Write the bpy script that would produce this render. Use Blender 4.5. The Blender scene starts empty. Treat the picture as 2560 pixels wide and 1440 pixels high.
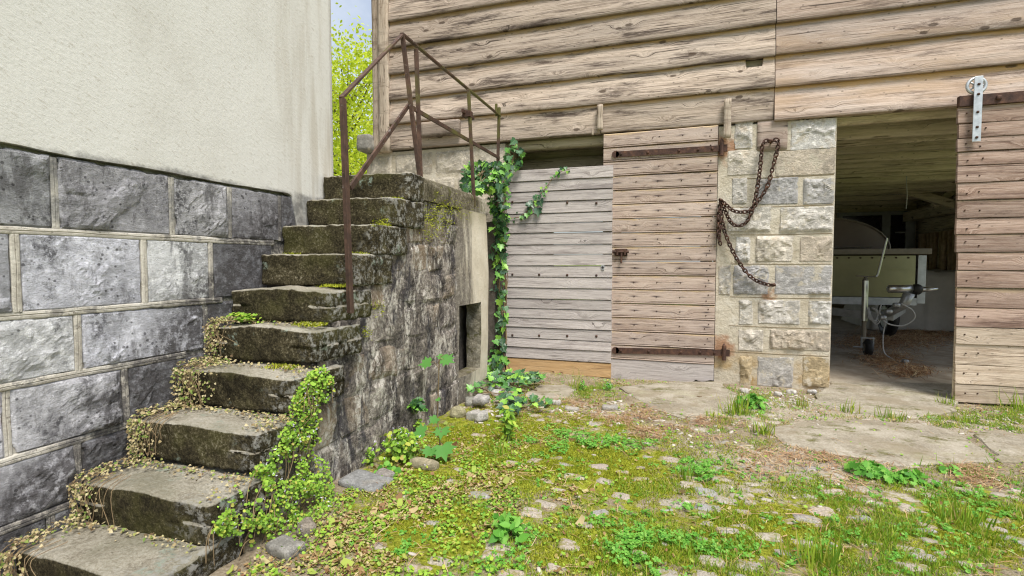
import bpy, bmesh, math, random
import numpy as np
from mathutils import Matrix, Vector

rng = np.random.default_rng(11)
random.seed(5)
scene = bpy.context.scene
col = scene.collection
rad = math.radians

# ------------------------------------------------------------------ camera
CAM = np.array([0.0, 0.0, 1.05])
YAW, PITCH, FPX = rad(18.2), rad(2.7), 1280.0
cd = bpy.data.cameras.new('camera')
cd.sensor_width = 36.0
cd.lens = 36.0 * FPX / 2560.0
cd.clip_start, cd.clip_end = 0.05, 2000
cam = bpy.data.objects.new('camera', cd)
cam.location = CAM
cam.rotation_euler = (rad(90) - PITCH, 0, YAW)
col.objects.link(cam)
scene.camera = cam

# ------------------------------------------------------------------ sky, sun, exposure
SUN_EL, SUN_AZ = rad(60), rad(140)          # azimuth clockwise from +Y
world = bpy.data.worlds.new('World')
scene.world = world
world.use_nodes = True
wn = world.node_tree
for n in list(wn.nodes):
    wn.nodes.remove(n)
w_out = wn.nodes.new('ShaderNodeOutputWorld')
w_bg = wn.nodes.new('ShaderNodeBackground')
w_sky = wn.nodes.new('ShaderNodeTexSky')
w_sky.sky_type = 'NISHITA'
w_sky.sun_disc = False
w_sky.sun_elevation = SUN_EL
w_sky.sun_rotation = SUN_AZ
w_sky.air_density = 1.0
w_sky.dust_density = 1.2
w_sky.ozone_density = 1.0
# thin, even cloud veil over the whole sky
w_tc = wn.nodes.new('ShaderNodeTexCoord')
w_no = wn.nodes.new('ShaderNodeTexNoise')
w_no.inputs['Scale'].default_value = 3.5
w_no.inputs['Detail'].default_value = 8
w_no.inputs['Roughness'].default_value = 0.55
w_rp = wn.nodes.new('ShaderNodeMapRange')
w_rp.inputs[1].default_value = 0.3
w_rp.inputs[2].default_value = 0.75
w_rp.inputs[3].default_value = 0.12
w_rp.inputs[4].default_value = 0.92
w_mx = wn.nodes.new('ShaderNodeMix')
w_mx.data_type = 'RGBA'
w_mx.inputs[7].default_value = (6.0, 6.3, 6.7, 1)
wn.links.new(w_tc.outputs['Generated'], w_no.inputs['Vector'])
wn.links.new(w_no.outputs['Fac'], w_rp.inputs[0])
wn.links.new(w_rp.outputs[0], w_mx.inputs[0])
wn.links.new(w_sky.outputs[0], w_mx.inputs[6])
wn.links.new(w_mx.outputs[2], w_bg.inputs['Color'])
w_bg.inputs['Strength'].default_value = 0.088
wn.links.new(w_bg.outputs[0], w_out.inputs[0])

sd = bpy.data.lights.new('sun', 'SUN')
sd.energy = 2.4
sd.angle = rad(22)
sd.color = (1.0, 0.955, 0.89)
sun = bpy.data.objects.new('sun', sd)
S_DIR = Vector((math.sin(SUN_AZ) * math.cos(SUN_EL), math.cos(SUN_AZ) * math.cos(SUN_EL), math.sin(SUN_EL)))
sun.rotation_euler = S_DIR.to_track_quat('Z', 'Y').to_euler()
sun.location = (6, -6, 12)
col.objects.link(sun)

scene.view_settings.view_transform = 'Standard'
scene.view_settings.look = 'None'
scene.view_settings.exposure = 0.96
scene.view_settings.gamma = 1.0
scene.cycles.filter_width = 1.15
scene.cycles.diffuse_bounces = 8

# ------------------------------------------------------------------ photo geometry helpers
_F = np.array([-math.sin(YAW) * math.cos(PITCH), math.cos(YAW) * math.cos(PITCH), -math.sin(PITCH)])
_R = np.array([math.cos(YAW), math.sin(YAW), 0.0])
_U = np.cross(_R, _F)


def ray(x, y):
    return _F + _R * (x - 1280) / FPX + _U * (720 - y) / FPX


def pX(x, y, v):
    d = ray(x, y)
    return CAM + d * (v - CAM[0]) / d[0]


def pY(x, y, v):
    d = ray(x, y)
    return CAM + d * (v - CAM[1]) / d[1]


def pZ(x, y, v=0.0):
    d = ray(x, y)
    return CAM + d * (v - CAM[2]) / d[2]


def proj(P):
    q = np.asarray(P) - CAM
    t = q @ _F
    return 1280 + FPX * (q @ _R) / t, 720 - FPX * (q @ _U) / t


# ------------------------------------------------------------------ noise
def _hash(ix, iy, iz, s):
    h = (ix.astype(np.int64) * 374761393 + iy.astype(np.int64) * 668265263 + iz.astype(np.int64) * 2147483647 + s * 974711) & 0xffffffff
    h = ((h ^ (h >> 13)) * 1274126177) & 0xffffffff
    h = ((h ^ (h >> 16)) * 2246822519) & 0xffffffff
    return ((h ^ (h >> 15)) & 0xffff) / 32767.5 - 1.0


def vnoise(P, s=0):
    P = np.asarray(P, float)
    i = np.floor(P)
    f = P - i
    f = f * f * (3 - 2 * f)
    i = i.astype(np.int64)
    r = 0
    for dx in (0, 1):
        wx = f[..., 0] if dx else 1 - f[..., 0]
        for dy in (0, 1):
            wy = f[..., 1] if dy else 1 - f[..., 1]
            for dz in (0, 1):
                wz = f[..., 2] if dz else 1 - f[..., 2]
                r = r + wx * wy * wz * _hash(i[..., 0] + dx, i[..., 1] + dy, i[..., 2] + dz, s)
    return r


def fbm(P, octv=4, s=0):
    P = np.asarray(P, float)
    r, a = 0, 0.5
    for k in range(octv):
        r = r + a * vnoise(P * 2 ** k + 17.3 * k, s + k)
        a *= 0.5
    return r


def sstep(a, b, x):
    t = np.clip((x - a) / (b - a), 0, 1)
    return t * t * (3 - 2 * t)


# ------------------------------------------------------------------ objects
WL = {}


def put(o, parent=None, loc=(0, 0, 0), rot=None, color=None):
    """link o with its world location, under parent"""
    col.objects.link(o)
    loc = np.array(loc, float)
    WL[o] = loc
    if parent is not None:
        o.parent = parent
        loc = loc - WL[parent]
    o.location = loc
    if rot is not None:
        o.rotation_euler = rot
    if color is not None:
        o.color = (*color, 1)
    return o


def thing(name, label, cat, loc=(0, 0, 0), group=None, kind=None):
    o = put(bpy.data.objects.new(name, None), None, loc)
    o.empty_display_size = 0.1
    return tag(o, label, cat, group, kind)


def tag(o, label=None, cat=None, group=None, kind=None):
    if label:
        o['label'] = label
    if cat:
        o['category'] = cat
    if group:
        o['group'] = group
    if kind:
        o['kind'] = kind
    return o


def part_empty(name, parent, loc=None):
    o = bpy.data.objects.new(name, None)
    o.empty_display_size = 0.1
    return put(o, parent, WL[parent] if loc is None else loc)


def mesh(name, V, F, mat=None, smooth=False):
    me = bpy.data.meshes.new(name)
    V = np.asarray(V, float).reshape(-1, 3)
    if isinstance(F, np.ndarray):
        n, k = F.shape
        me.vertices.add(len(V))
        me.vertices.foreach_set('co', V.ravel())
        me.loops.add(n * k)
        me.loops.foreach_set('vertex_index', F.ravel().astype(np.int32))
        me.polygons.add(n)
        me.polygons.foreach_set('loop_start', np.arange(0, n * k, k, dtype=np.int32))
        me.update(calc_edges=True)
    else:
        me.from_pydata([tuple(v) for v in V], [], F)
        me.update()
    if smooth:
        me.polygons.foreach_set('use_smooth', np.ones(len(me.polygons), bool))
    if mat is not None:
        me.materials.append(mat)
    return me


def ob(name, me, parent=None, loc=(0, 0, 0), rot=None, color=None):
    return put(bpy.data.objects.new(name, me), parent, loc, rot, color)


class MB:
    """collects shapes in world space for one mesh object"""

    def __init__(s):
        s.V, s.F, s.n = [], [], 0

    def add(s, V, F):
        V = np.asarray(V, float).reshape(-1, 3)
        s.V.append(V)
        s.F += [tuple(int(i) + s.n for i in f) for f in F]
        s.n += len(V)
        return s

    def box(s, a, b):
        x0, y0, z0 = a
        x1, y1, z1 = b
        V = [(x0, y0, z0), (x1, y0, z0), (x1, y1, z0), (x0, y1, z0), (x0, y0, z1), (x1, y0, z1), (x1, y1, z1), (x0, y1, z1)]
        return s.add(V, [(3, 2, 1, 0), (4, 5, 6, 7), (0, 1, 5, 4), (1, 2, 6, 5), (2, 3, 7, 6), (3, 0, 4, 7)])

    def tube(s, path, r, n=6, cap=True):
        V, F = tube_vf(path, r, n, cap)
        return s.add(V, F)

    def bar(s, a, b, w, h):
        """rectangular bar from a to b"""
        a, b = np.array(a, float), np.array(b, float)
        d = (b - a) / np.linalg.norm(b - a)
        u = np.array([0, 0, 1.0]) if abs(d[2]) < 0.9 else np.array([0, 1.0, 0])
        p = np.cross(d, u)
        p /= np.linalg.norm(p)
        q = np.cross(p, d)
        V = [e + p * w / 2 * sx + q * h / 2 * sy for e in (a, b) for sx, sy in ((-1, -1), (1, -1), (1, 1), (-1, 1))]
        return s.add(V, [(0, 1, 2, 3), (7, 6, 5, 4), (0, 4, 5, 1), (1, 5, 6, 2), (2, 6, 7, 3), (3, 7, 4, 0)])

    def build(s, name, mat, parent=None, loc=None, smooth=False, bevel=0, color=None):
        V = np.concatenate(s.V)
        if loc is None:
            loc = WL[parent] if parent is not None else np.array([V[:, 0].mean(), V[:, 1].mean(), V[:, 2].min()])
        me = mesh(name, V - np.array(loc), s.F, mat, smooth)
        o = ob(name, me, parent, loc, None, color)
        bm = bmesh.new()
        bm.from_mesh(me)
        bmesh.ops.recalc_face_normals(bm, faces=bm.faces)
        if bevel:
            bmesh.ops.bevel(bm, geom=[e for e in bm.edges if len(e.link_faces) == 2 and e.calc_face_angle(0) > 0.6], offset=bevel, segments=2, affect='EDGES', profile=0.6)
        bm.to_mesh(me)
        bm.free()
        return o


def tube_vf(path, r, n=6, cap=True):
    P = np.asarray(path, float)
    m = len(P)
    rr = np.broadcast_to(np.asarray(r, float), (m,))
    T = np.gradient(P, axis=0)
    T /= np.linalg.norm(T, axis=1)[:, None] + 1e-12
    u = np.array([0, 0, 1.0]) if abs(T[0][2]) < 0.9 else np.array([1.0, 0, 0])
    V = []
    for i in range(m):
        p = np.cross(T[i], u)
        p /= np.linalg.norm(p) + 1e-12
        q = np.cross(p, T[i])
        u = q
        for k in range(n):
            a = 2 * math.pi * k / n
            V.append(P[i] + rr[i] * (math.cos(a) * p + math.sin(a) * q))
    F = []
    for i in range(m - 1):
        for k in range(n):
            a, b = i * n + k, i * n + (k + 1) % n
            F.append((a, a + n, b + n, b))
    if cap:
        F.append(tuple(range(n)))
        F.append(tuple(range((m - 1) * n, m * n))[::-1])
    return np.array(V), F


def smooth_path(pts, n=8):
    P = np.asarray(pts, float)
    Q = np.vstack([2 * P[0] - P[1], P, 2 * P[-1] - P[-2]])
    out = []
    for i in range(1, len(Q) - 2):
        for k in range(n):
            t = k / n
            a, b, c, d = Q[i - 1], Q[i], Q[i + 1], Q[i + 2]
            out.append(0.5 * (2 * b + (c - a) * t + (2 * a - 5 * b + 4 * c - d) * t * t + (3 * b - a - 3 * c + d) * t ** 3))
    out.append(P[-1])
    return np.array(out)


def rbox(h, n, r, amp=0, freq=8.0, seed=0, octv=4):
    """rounded, roughened box about the origin: half sizes h, divisions n"""
    h = np.array(h, float)
    VV, FF, off = [], [], 0
    for ax in range(3):
        b, c = (ax + 1) % 3, (ax + 2) % 3
        for sg in (-1, 1):
            gb, gc = np.meshgrid(np.linspace(-1, 1, n[b] + 1), np.linspace(-1, 1, n[c] + 1), indexing='ij')
            P = np.zeros(gb.shape + (3,))
            P[..., ax], P[..., b], P[..., c] = sg, gb, gc
            VV.append(P.reshape(-1, 3))
            m = n[c] + 1
            for i in range(n[b]):
                for j in range(n[c]):
                    q = [off + i * m + j, off + (i + 1) * m + j, off + (i + 1) * m + j + 1, off + i * m + j + 1]
                    FF.append(q if sg > 0 else q[::-1])
            off += len(VV[-1])
    V = np.concatenate(VV)
    key = np.round(V * 1e5).astype(np.int64)
    _, idx, inv = np.unique(key, axis=0, return_index=True, return_inverse=True)
    V = V[idx] * h
    F = np.asarray(inv).reshape(-1)[np.array(FF)]
    rr = np.minimum(r, h * 0.98)
    core = np.clip(V, -(h - rr), h - rr)
    d = V - core
    L = np.linalg.norm(d / rr, axis=1)[:, None]
    N = np.where(L > 1e-6, d / rr / np.maximum(L, 1e-6), 0)
    V = core + np.where(L > 1, d / np.maximum(L, 1e-6), d)
    if amp:
        nn = np.where(L > 1e-6, N, V / h)
        nn = nn / (np.linalg.norm(nn, axis=1)[:, None] + 1e-9)
        V = V + nn * (amp * fbm(V * freq + seed * 7.7, octv, seed))[:, None]
    return V, F


def stone_face(w, hgt, depth, seed, relief=0.02, res=0.03, edge=0.035, jag=0.006, facets=5):
    """rock-faced block: front towards -y, x right, z up, centred"""
    nx, nz = max(4, int(w / res)), max(3, int(hgt / res))
    gx, gz = np.meshgrid(np.linspace(-w / 2, w / 2, nx + 1), np.linspace(-hgt / 2, hgt / 2, nz + 1), indexing='ij')
    P = np.stack([gx, np.full_like(gx, seed * 3.1), gz], -1)
    R = np.random.default_rng(seed)
    hh = np.full_like(gx, 1e9)
    for k in range(facets):
        ang = R.uniform(0, 6.28)
        sl = R.uniform(0.05, 0.55) * relief / 0.05
        cx, cz = R.uniform(-w / 2, w / 2), R.uniform(-hgt / 2, hgt / 2)
        hh = np.minimum(hh, relief * R.uniform(0.5, 1.2) + sl * ((gx - cx) * math.cos(ang) + (gz - cz) * math.sin(ang)))
    hh = np.clip(hh, -relief * 0.3, relief * 1.5)
    tn = (fbm(P * 7 + 3 * np.stack([fbm(P * 5, 2, seed + 20)] * 3, -1), 3, seed + 11) + .6) * 3.2
    tf = tn - np.floor(tn)
    ter = (np.floor(tn) + sstep(.55, .95, tf)) / 3.2 - .6
    hh = hh + relief * 0.9 * ter + relief * 0.35 * fbm(P * 11, 4, seed) + relief * 0.25 * fbm(P * 40, 2, seed + 5)
    ed = np.minimum(np.minimum(gx + w / 2, w / 2 - gx), np.minimum(gz + hgt / 2, hgt / 2 - gz))
    ed = ed + 0.012 * fbm(P * 14 + 50, 3, seed + 9)
    m = sstep(-0.004, edge, ed)
    y = -np.maximum(hh * m, .0015)
    bord = (np.abs(np.abs(gx) - w / 2) < 1e-6) | (np.abs(np.abs(gz) - hgt / 2) < 1e-6)
    jx = jag * fbm(P * 18 + 9, 3, seed + 3)
    gx2 = gx - np.sign(gx) * (np.abs(jx) + jx) * (np.abs(np.abs(gx) - w / 2) < 1e-6) * 1.5
    gz2 = gz - np.sign(gz) * (np.abs(jx) + jx) * (np.abs(np.abs(gz) - hgt / 2) < 1e-6) * 1.5
    y = np.where(bord, 0.006, y)
    V = np.stack([gx2, y, gz2], -1).reshape(-1, 3)
    F = []
    m_ = nz + 1
    for i in range(nx):
        for j in range(nz):
            a = i * m_ + j
            F.append((a, a + m_, a + m_ + 1, a + 1))
    ring = [i * m_ for i in range(nx + 1)] + [nx * m_ + j for j in range(1, nz + 1)] + [i * m_ + nz for i in range(nx - 1, -1, -1)] + [j for j in range(nz - 1, 0, -1)]
    base = len(V)
    B = V[ring].copy()
    B[:, 1] = depth
    V = np.vstack([V, B])
    k = len(ring)
    for i in range(k):
        F.append((ring[i], base + i, base + (i + 1) % k, ring[(i + 1) % k]))
    return V, F


def extrude(prof, L, nx=1, wob=0, seed=0, zfun=None):
    """closed profile [(y,z)] swept along x from 0 to L"""
    prof = np.array(prof, float)
    k = len(prof)
    xs = np.linspace(0, L, nx + 1)
    V = np.zeros((nx + 1, k, 3))
    V[..., 0] = xs[:, None]
    V[..., 1] = prof[None, :, 0]
    V[..., 2] = prof[None, :, 1]
    if wob:
        for j in range(k):
            q = np.stack([xs * 1.7, np.full_like(xs, prof[j, 1] * 6), np.full_like(xs, seed * 5.3)], -1)
            V[:, j, 1] += wob * fbm(q, 4, seed)
            V[:, j, 2] += wob * 1.2 * fbm(q * 1.3 + 31, 4, seed + 1) + wob * .5 * fbm(q * 7 + 11, 3, seed + 2)
    if zfun is not None:
        V = zfun(V)
    V = V.reshape(-1, 3)
    F = []
    for i in range(nx):
        for j in range(k):
            a, b = i * k + j, i * k + (j + 1) % k
            F.append((a, b, b + k, a + k))
    F.append(tuple(range(k))[::-1])
    F.append(tuple(range(nx * k, nx * k + k)))
    return V, F


def frames(nrm, ang):
    """rotation matrices whose z axis is nrm, turned by ang about it"""
    z = nrm / (np.linalg.norm(nrm, axis=1)[:, None] + 1e-9)
    ref = np.where(np.abs(z[:, 2:3]) < 0.9, np.array([[0, 0, 1.0]]), np.array([[0, 1.0, 0]]))
    y = ref - z * np.sum(ref * z, 1)[:, None]
    y /= np.linalg.norm(y, axis=1)[:, None]
    x = np.cross(y, z)
    c, s_ = np.cos(ang)[:, None], np.sin(ang)[:, None]
    x2, y2 = x * c + y * s_, y * c - x * s_
    return np.stack([x2, y2, z], -1)


def scatter(T, TF, pos, R, sc):
    """one mesh of many copies of template T"""
    T = np.asarray(T, float)
    sc = np.asarray(sc, float)
    if sc.ndim == 1:
        sc = sc[:, None]
    V = np.einsum('mij,mkj->mki', R, T[None] * sc[:, None, :]) + pos[:, None, :]
    n, k = len(pos), len(T)
    TF = np.asarray(TF)
    F = (TF[None] + (np.arange(n) * k)[:, None, None]).reshape(-1, TF.shape[1])
    return V.reshape(-1, 3), F


def fan(outline, lift=0.0):
    """leaf outline (tip +y) -> vertices, triangles around a lowered midrib point"""
    o = np.array(outline, float)
    V = np.column_stack([o, lift * np.abs(o[:, 0])])
    c = np.array([[0, o[:, 1].mean() * 0.8, -lift * 0.1]])
    V = np.vstack([V, c])
    k = len(o)
    return V, np.array([(i, (i + 1) % k, k) for i in range(k)])


IVY = fan([(0, 0), (.22, -.1), (.5, .1), (.34, .3), (.42, .52), (.18, .56), (0, 1), (-.18, .56), (-.42, .52), (-.34, .3), (-.5, .1), (-.22, -.1)], 0.25)
ROUND = fan([(0, 0), (.3, -.05), (.52, .25), (.42, .55), (.2, .72), (0, .68), (-.2, .72), (-.42, .55), (-.52, .25), (-.3, -.05)], 0.2)
OVAL = fan([(0, 0), (.22, .25), (.26, .55), (0, 1), (-.26, .55), (-.22, .25)], 0.3)
MAPLE = fan([(0, 0), (.25, -.12), (.55, .02), (.42, .18), (.72, .42), (.4, .45), (.42, .68), (.16, .6), (0, 1), (-.16, .6), (-.42, .68), (-.4, .45), (-.72, .42), (-.42, .18), (-.55, .02), (-.25, -.12)], 0.15)
CURL = (np.array([(-.3, 0, .1), (.3, 0, .1), (.35, .5, .0), (-.35, .5, .0), (.25, 1, .25), (-.25, 1, .25)]), np.array([(0, 1, 2), (0, 2, 3), (3, 2, 4), (3, 4, 5)]))
BLADE = (np.array([(-.05, 0, 0), (.05, 0, 0), (.045, .12, .45), (-.045, .12, .45), (0, .42, .95)]), np.array([(0, 1, 2), (0, 2, 3), (3, 2, 4)]))
LF = fan([(0, 0), (.35, .35), (.42, .75), (.2, 1.0), (0, .9), (-.2, 1.0), (-.42, .75), (-.35, .35)], 0.15)
_cv, _cf = [], []
for _k in range(3):
    _a = _k * 2.094
    _M = np.array([[math.cos(_a), -math.sin(_a), 0], [math.sin(_a), math.cos(_a), 0], [0, 0, 1]])
    _cf += [tuple(i + len(LF[0]) * _k for i in f) for f in LF[1]]
    _cv.append((LF[0] * 0.5) @ _M.T + np.array([0, 0, 0.06]))
CLOVER = (np.concatenate(_cv), np.array(_cf))

# ------------------------------------------------------------------ materials
class Mat:
    def __init__(s, name, rough=0.85, metal=0.0, spec=0.3):
        s.m = bpy.data.materials.new(name)
        s.m.use_nodes = True
        s.t = s.m.node_tree
        s.b = s.t.nodes['Principled BSDF']
        s.b.inputs['Roughness'].default_value = rough
        s.b.inputs['Metallic'].default_value = metal
        s.b.inputs['Specular IOR Level'].default_value = spec

    def link(s, v, sock):
        if isinstance(v, bpy.types.NodeSocket):
            s.t.links.new(v, sock)
        elif isinstance(v, (tuple, list)) and sock.type == 'RGBA':
            sock.default_value = (*v[:3], 1)
        else:
            sock.default_value = v

    def node(s, typ, **kw):
        n = s.t.nodes.new(typ)
        for k, v in kw.items():
            setattr(n, k, v)
        return n

    def obj(s):
        return s.node('ShaderNodeTexCoord').outputs['Object']

    def pos(s):
        return s.node('ShaderNodeNewGeometry').outputs['Position']

    def nrm(s):
        return s.sep(s.node('ShaderNodeNewGeometry').outputs['Normal'])

    def island(s):
        return s.node('ShaderNodeNewGeometry').outputs['Random Per Island']

    def rand(s):
        return s.node('ShaderNodeObjectInfo').outputs['Random']

    def ocol(s):
        return s.node('ShaderNodeObjectInfo').outputs['Color']

    def attr(s, name):
        return s.node('ShaderNodeAttribute', attribute_name=name).outputs['Color']

    def sep(s, v):
        n = s.node('ShaderNodeSeparateXYZ')
        s.link(v, n.inputs[0])
        return n.outputs

    def comb(s, x, y, z):
        n = s.node('ShaderNodeCombineXYZ')
        for i, v in enumerate((x, y, z)):
            s.link(v, n.inputs[i])
        return n.outputs[0]

    def ma(s, op, a, b=0.0, clamp=False):
        n = s.node('ShaderNodeMath', operation=op, use_clamp=clamp)
        s.link(a, n.inputs[0])
        s.link(b, n.inputs[1])
        return n.outputs[0]

    def vm(s, op, a, b):
        n = s.node('ShaderNodeVectorMath', operation=op)
        s.link(a, n.inputs[0])
        s.link(b, n.inputs[1])
        return n.outputs[0]

    def scale(s, v, xyz):
        return s.vm('MULTIPLY', v, xyz)

    def noise(s, v, scale=5, detail=5, rough=0.55, dist=0.0):
        n = s.node('ShaderNodeTexNoise')
        s.link(v, n.inputs['Vector'])
        n.inputs['Scale'].default_value = scale
        n.inputs['Detail'].default_value = detail
        n.inputs['Roughness'].default_value = rough
        n.inputs['Distortion'].default_value = dist
        return n.outputs['Fac']

    def voro(s, v, scale=5, feature='F1', rnd=1.0, dims='3D'):
        n = s.node('ShaderNodeTexVoronoi', feature=feature, voronoi_dimensions=dims)
        s.link(v, n.inputs['Vector'])
        n.inputs['Scale'].default_value = scale
        n.inputs['Randomness'].default_value = rnd
        return n.outputs['Distance']

    def step(s, v, lo, hi, a=0.0, b=1.0):
        n = s.node('ShaderNodeMapRange', interpolation_type='SMOOTHSTEP')
        s.link(v, n.inputs[0])
        for i, q in enumerate((lo, hi, a, b)):
            n.inputs[i + 1].default_value = q
        return n.outputs[0]

    def mix(s, f, a, b, mode='MIX'):
        n = s.node('ShaderNodeMix', data_type='RGBA', blend_type=mode)
        s.link(f, n.inputs[0])
        s.link(a, n.inputs[6])
        s.link(b, n.inputs[7])
        return n.outputs[2]

    def ramp(s, f, stops):
        n = s.node('ShaderNodeValToRGB')
        s.link(f, n.inputs[0])
        e = n.color_ramp.elements
        while len(e) < len(stops):
            e.new(0.5)
        for el, (p, c) in zip(e, stops):
            el.position = p
            el.color = (*c, 1)
        return n.outputs[0]

    def bump(s, h, strength=0.5, dist=0.01, prev=None):
        n = s.node('ShaderNodeBump')
        n.inputs['Strength'].default_value = strength
        n.inputs['Distance'].default_value = dist
        s.link(h, n.inputs['Height'])
        if prev is not None:
            s.link(prev, n.inputs['Normal'])
        s.t.links.new(n.outputs[0], s.b.inputs['Normal'])
        return n.outputs[0]

    def color(s, c):
        s.link(c, s.b.inputs['Base Color'])
        return s


MT = {}


def g(v):
    return (v, v, v)


# rough white render of the house
m = Mat('house_plaster', 0.95, spec=0.1)
p = m.pos()
px_, py_, pz_ = m.sep(p)
al = m.ma('SUBTRACT', m.ma('MULTIPLY', py_, .85), m.ma('MULTIPLY', pz_, .5))
acr = m.ma('ADD', m.ma('MULTIPLY', py_, .5), m.ma('MULTIPLY', pz_, .85))
diag = m.noise(m.comb(m.ma('MULTIPLY', al, 34.0), m.ma('MULTIPLY', acr, 105.0), 0.0), 1.0, 5, 0.62, 0.7)
fleck = m.noise(p, 150, 3, 0.7)
big = m.noise(m.scale(p, (1, 1.4, .8)), 1.9, 7, 0.68)
c = m.ramp(big, [(0.33, (.64, .62, .565)), (0.48, (.695, .678, .625)), (0.62, (.71, .695, .645)), (0.75, (.66, .64, .585))])
c = m.mix(m.step(diag, 0.54, 0.72, 0, .6), c, (.44, .40, .33))
c = m.mix(m.step(fleck, 0.62, 0.72, 0, .35), c, (.40, .36, .30))
streak = m.noise(m.scale(p, (1, 9, 0.7)), 1.0, 4, 0.6)
nearcorner = m.step(py_, 2.0, 2.75)
c = m.mix(m.ma('MULTIPLY', m.ma('MULTIPLY', nearcorner, m.step(streak, 0.48, 0.66)), 0.55), c, (.46, .41, .33))
gr = m.noise(p, 14, 6, 0.7)
edge = m.ma('ADD', m.step(pz_, 1.51, 1.445), m.ma('MULTIPLY', m.ma('SUBTRACT', m.ma('ADD', m.ma('MULTIPLY', gr, .6), m.ma('MULTIPLY', m.noise(p, 3, 3), .4)), 0.5), 2.6))
c = m.mix(m.ma('MULTIPLY', m.step(edge, 0.55, 1.3), 0.8), c, (.13, .125, .12))
m.color(c)
h = m.ma('ADD', m.ma('MULTIPLY', diag, 0.8), m.ma('MULTIPLY', m.noise(p, 48, 6, 0.7), .8))
m.bump(h, 0.34, 0.006)
MT['plaster'] = m.m


def stair_grime(m, c):
    q = m.pos()
    qx, qy, qz = m.sep(q)
    d = m.ma('SUBTRACT', qz, m.ma('ADD', m.ma('MULTIPLY', m.ma('SUBTRACT', qy, 1.1), .94), .1))
    d = m.ma('ADD', d, m.ma('MULTIPLY', m.ma('SUBTRACT', m.noise(q, 5, 7, .75), .5), .75))
    n = m.noise(q, 28, 5, .75)
    return m.mix(m.ma('MULTIPLY', m.step(d, .34, .10), m.step(n, .36, .56, .25, .9)), c, (.085, .078, .078))


def stone_mat(name, mottle, speck, yellow, scale=1.0, rough=0.9, dk=0.5, grime=False, smear=None, white=0.0):
    m = Mat(name, rough, spec=0.2)
    v = m.vm('ADD', m.pos(), m.scale(m.comb(m.rand(), m.rand(), m.rand()), (0.0, 0.0, 0.0)))
    oc = m.ocol()
    n1 = m.noise(v, 5 * scale, 7, 0.65, 0.4)
    n2 = m.noise(v, 26 * scale, 6, 0.7)
    dark = m.mix(1.0, oc, g(dk), 'MULTIPLY')
    lite = m.mix(1.0, oc, g(1.45), 'MULTIPLY')
    c = m.mix(m.step(n1, 0.36, 0.64), dark, oc)
    c = m.mix(m.step(n2, 0.45, 0.75), c, lite)
    c = m.mix(m.ma('MULTIPLY', m.ma('MULTIPLY', m.step(m.noise(v, 3.1 * scale, 6, 0.7, 0.3), 0.50, 0.64), m.step(m.noise(v, 40, 5, .78), .44, .56)), mottle), c, (.055, .053, .058))
    if yellow:
        c = m.mix(m.ma('MULTIPLY', m.step(m.noise(v, 7, 5, 0.6), 0.56, 0.72), yellow), c, (.46, .30, .11))
    if white:
        c = m.mix(m.step(m.noise(v, 4.2, 8, 0.75, 0.3), 0.54, 0.64, 0, white), c, m.mix(1.0, oc, g(1.7), 'MULTIPLY'))
        st = m.noise(m.scale(v, (6, 6, 1.6)), 1.5, 7, 0.75, 0.2)
        c = m.mix(m.step(st, 0.54, 0.64, 0, .6), c, (.09, .085, .085))
    if smear:
        c = m.mix(m.step(m.noise(v, 8, 7, 0.72, 0.3), 0.53, 0.62, 0, .9), c, smear)
    if grime:
        c = stair_grime(m, c)
    sp = m.step(m.ma('ADD', m.voro(v, 38), m.ma('MULTIPLY', m.noise(v, 6, 4), 0.9)), 0.62, 0.50)
    c = m.mix(m.ma('MULTIPLY', sp, speck), c, (.03, .029, .03))
    m.color(c)
    cr = m.noise(m.scale(v, (1.0, 1.0, 1.5)), 16 * scale, 9, 0.75, 0.15)
    b1 = m.bump(cr, 0.9, 0.025)
    m.bump(m.noise(v, 110, 5, 0.75), 0.8, 0.008, b1)
    return m.m


MT['house_stone'] = stone_mat('house_stone', 0.85, 0.7, 0.0, grime=True, dk=0.70, white=.45)
MT['pier_stone'] = stone_mat('pier_limestone', 0.06, 0.08, 0.30, dk=0.66, smear=(.60, .54, .43))
MT['rock'] = stone_mat('loose_rock', 0.06, 0.12, 0.15, 2.0, dk=0.7)

# cream ribbon mortar on the house
m = Mat('ribbon_mortar', 0.95, spec=0.1)
p = m.pos()
c = m.ramp(m.noise(p, 9, 6, 0.7), [(0.3, (.38, .345, .29)), (0.5, (.58, .54, .46)), (0.75, (.70, .665, .59))])
c = m.mix(m.step(m.noise(p, 6.5, 7, 0.75, 0.3), 0.53, 0.62, 0, .7), c, (.15, .14, .13))
c = m.mix(m.step(m.noise(m.scale(p, (1, 1, 1)), 55, 4, 0.7), 0.60, 0.72), c, (.16, .13, .10))
rz = m.sep(p)
c = m.mix(m.ma('MULTIPLY', m.step(rz[2], 1.17, 1.22), m.step(m.noise(p, 8, 6, .7), .38, .6, .3, .9)), c, (.20, .195, .19))
c = stair_grime(m, c)
m.color(c)
m.bump(m.noise(p, 45, 6, 0.7), 0.8, 0.01)
MT['ribbon'] = m.m

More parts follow.
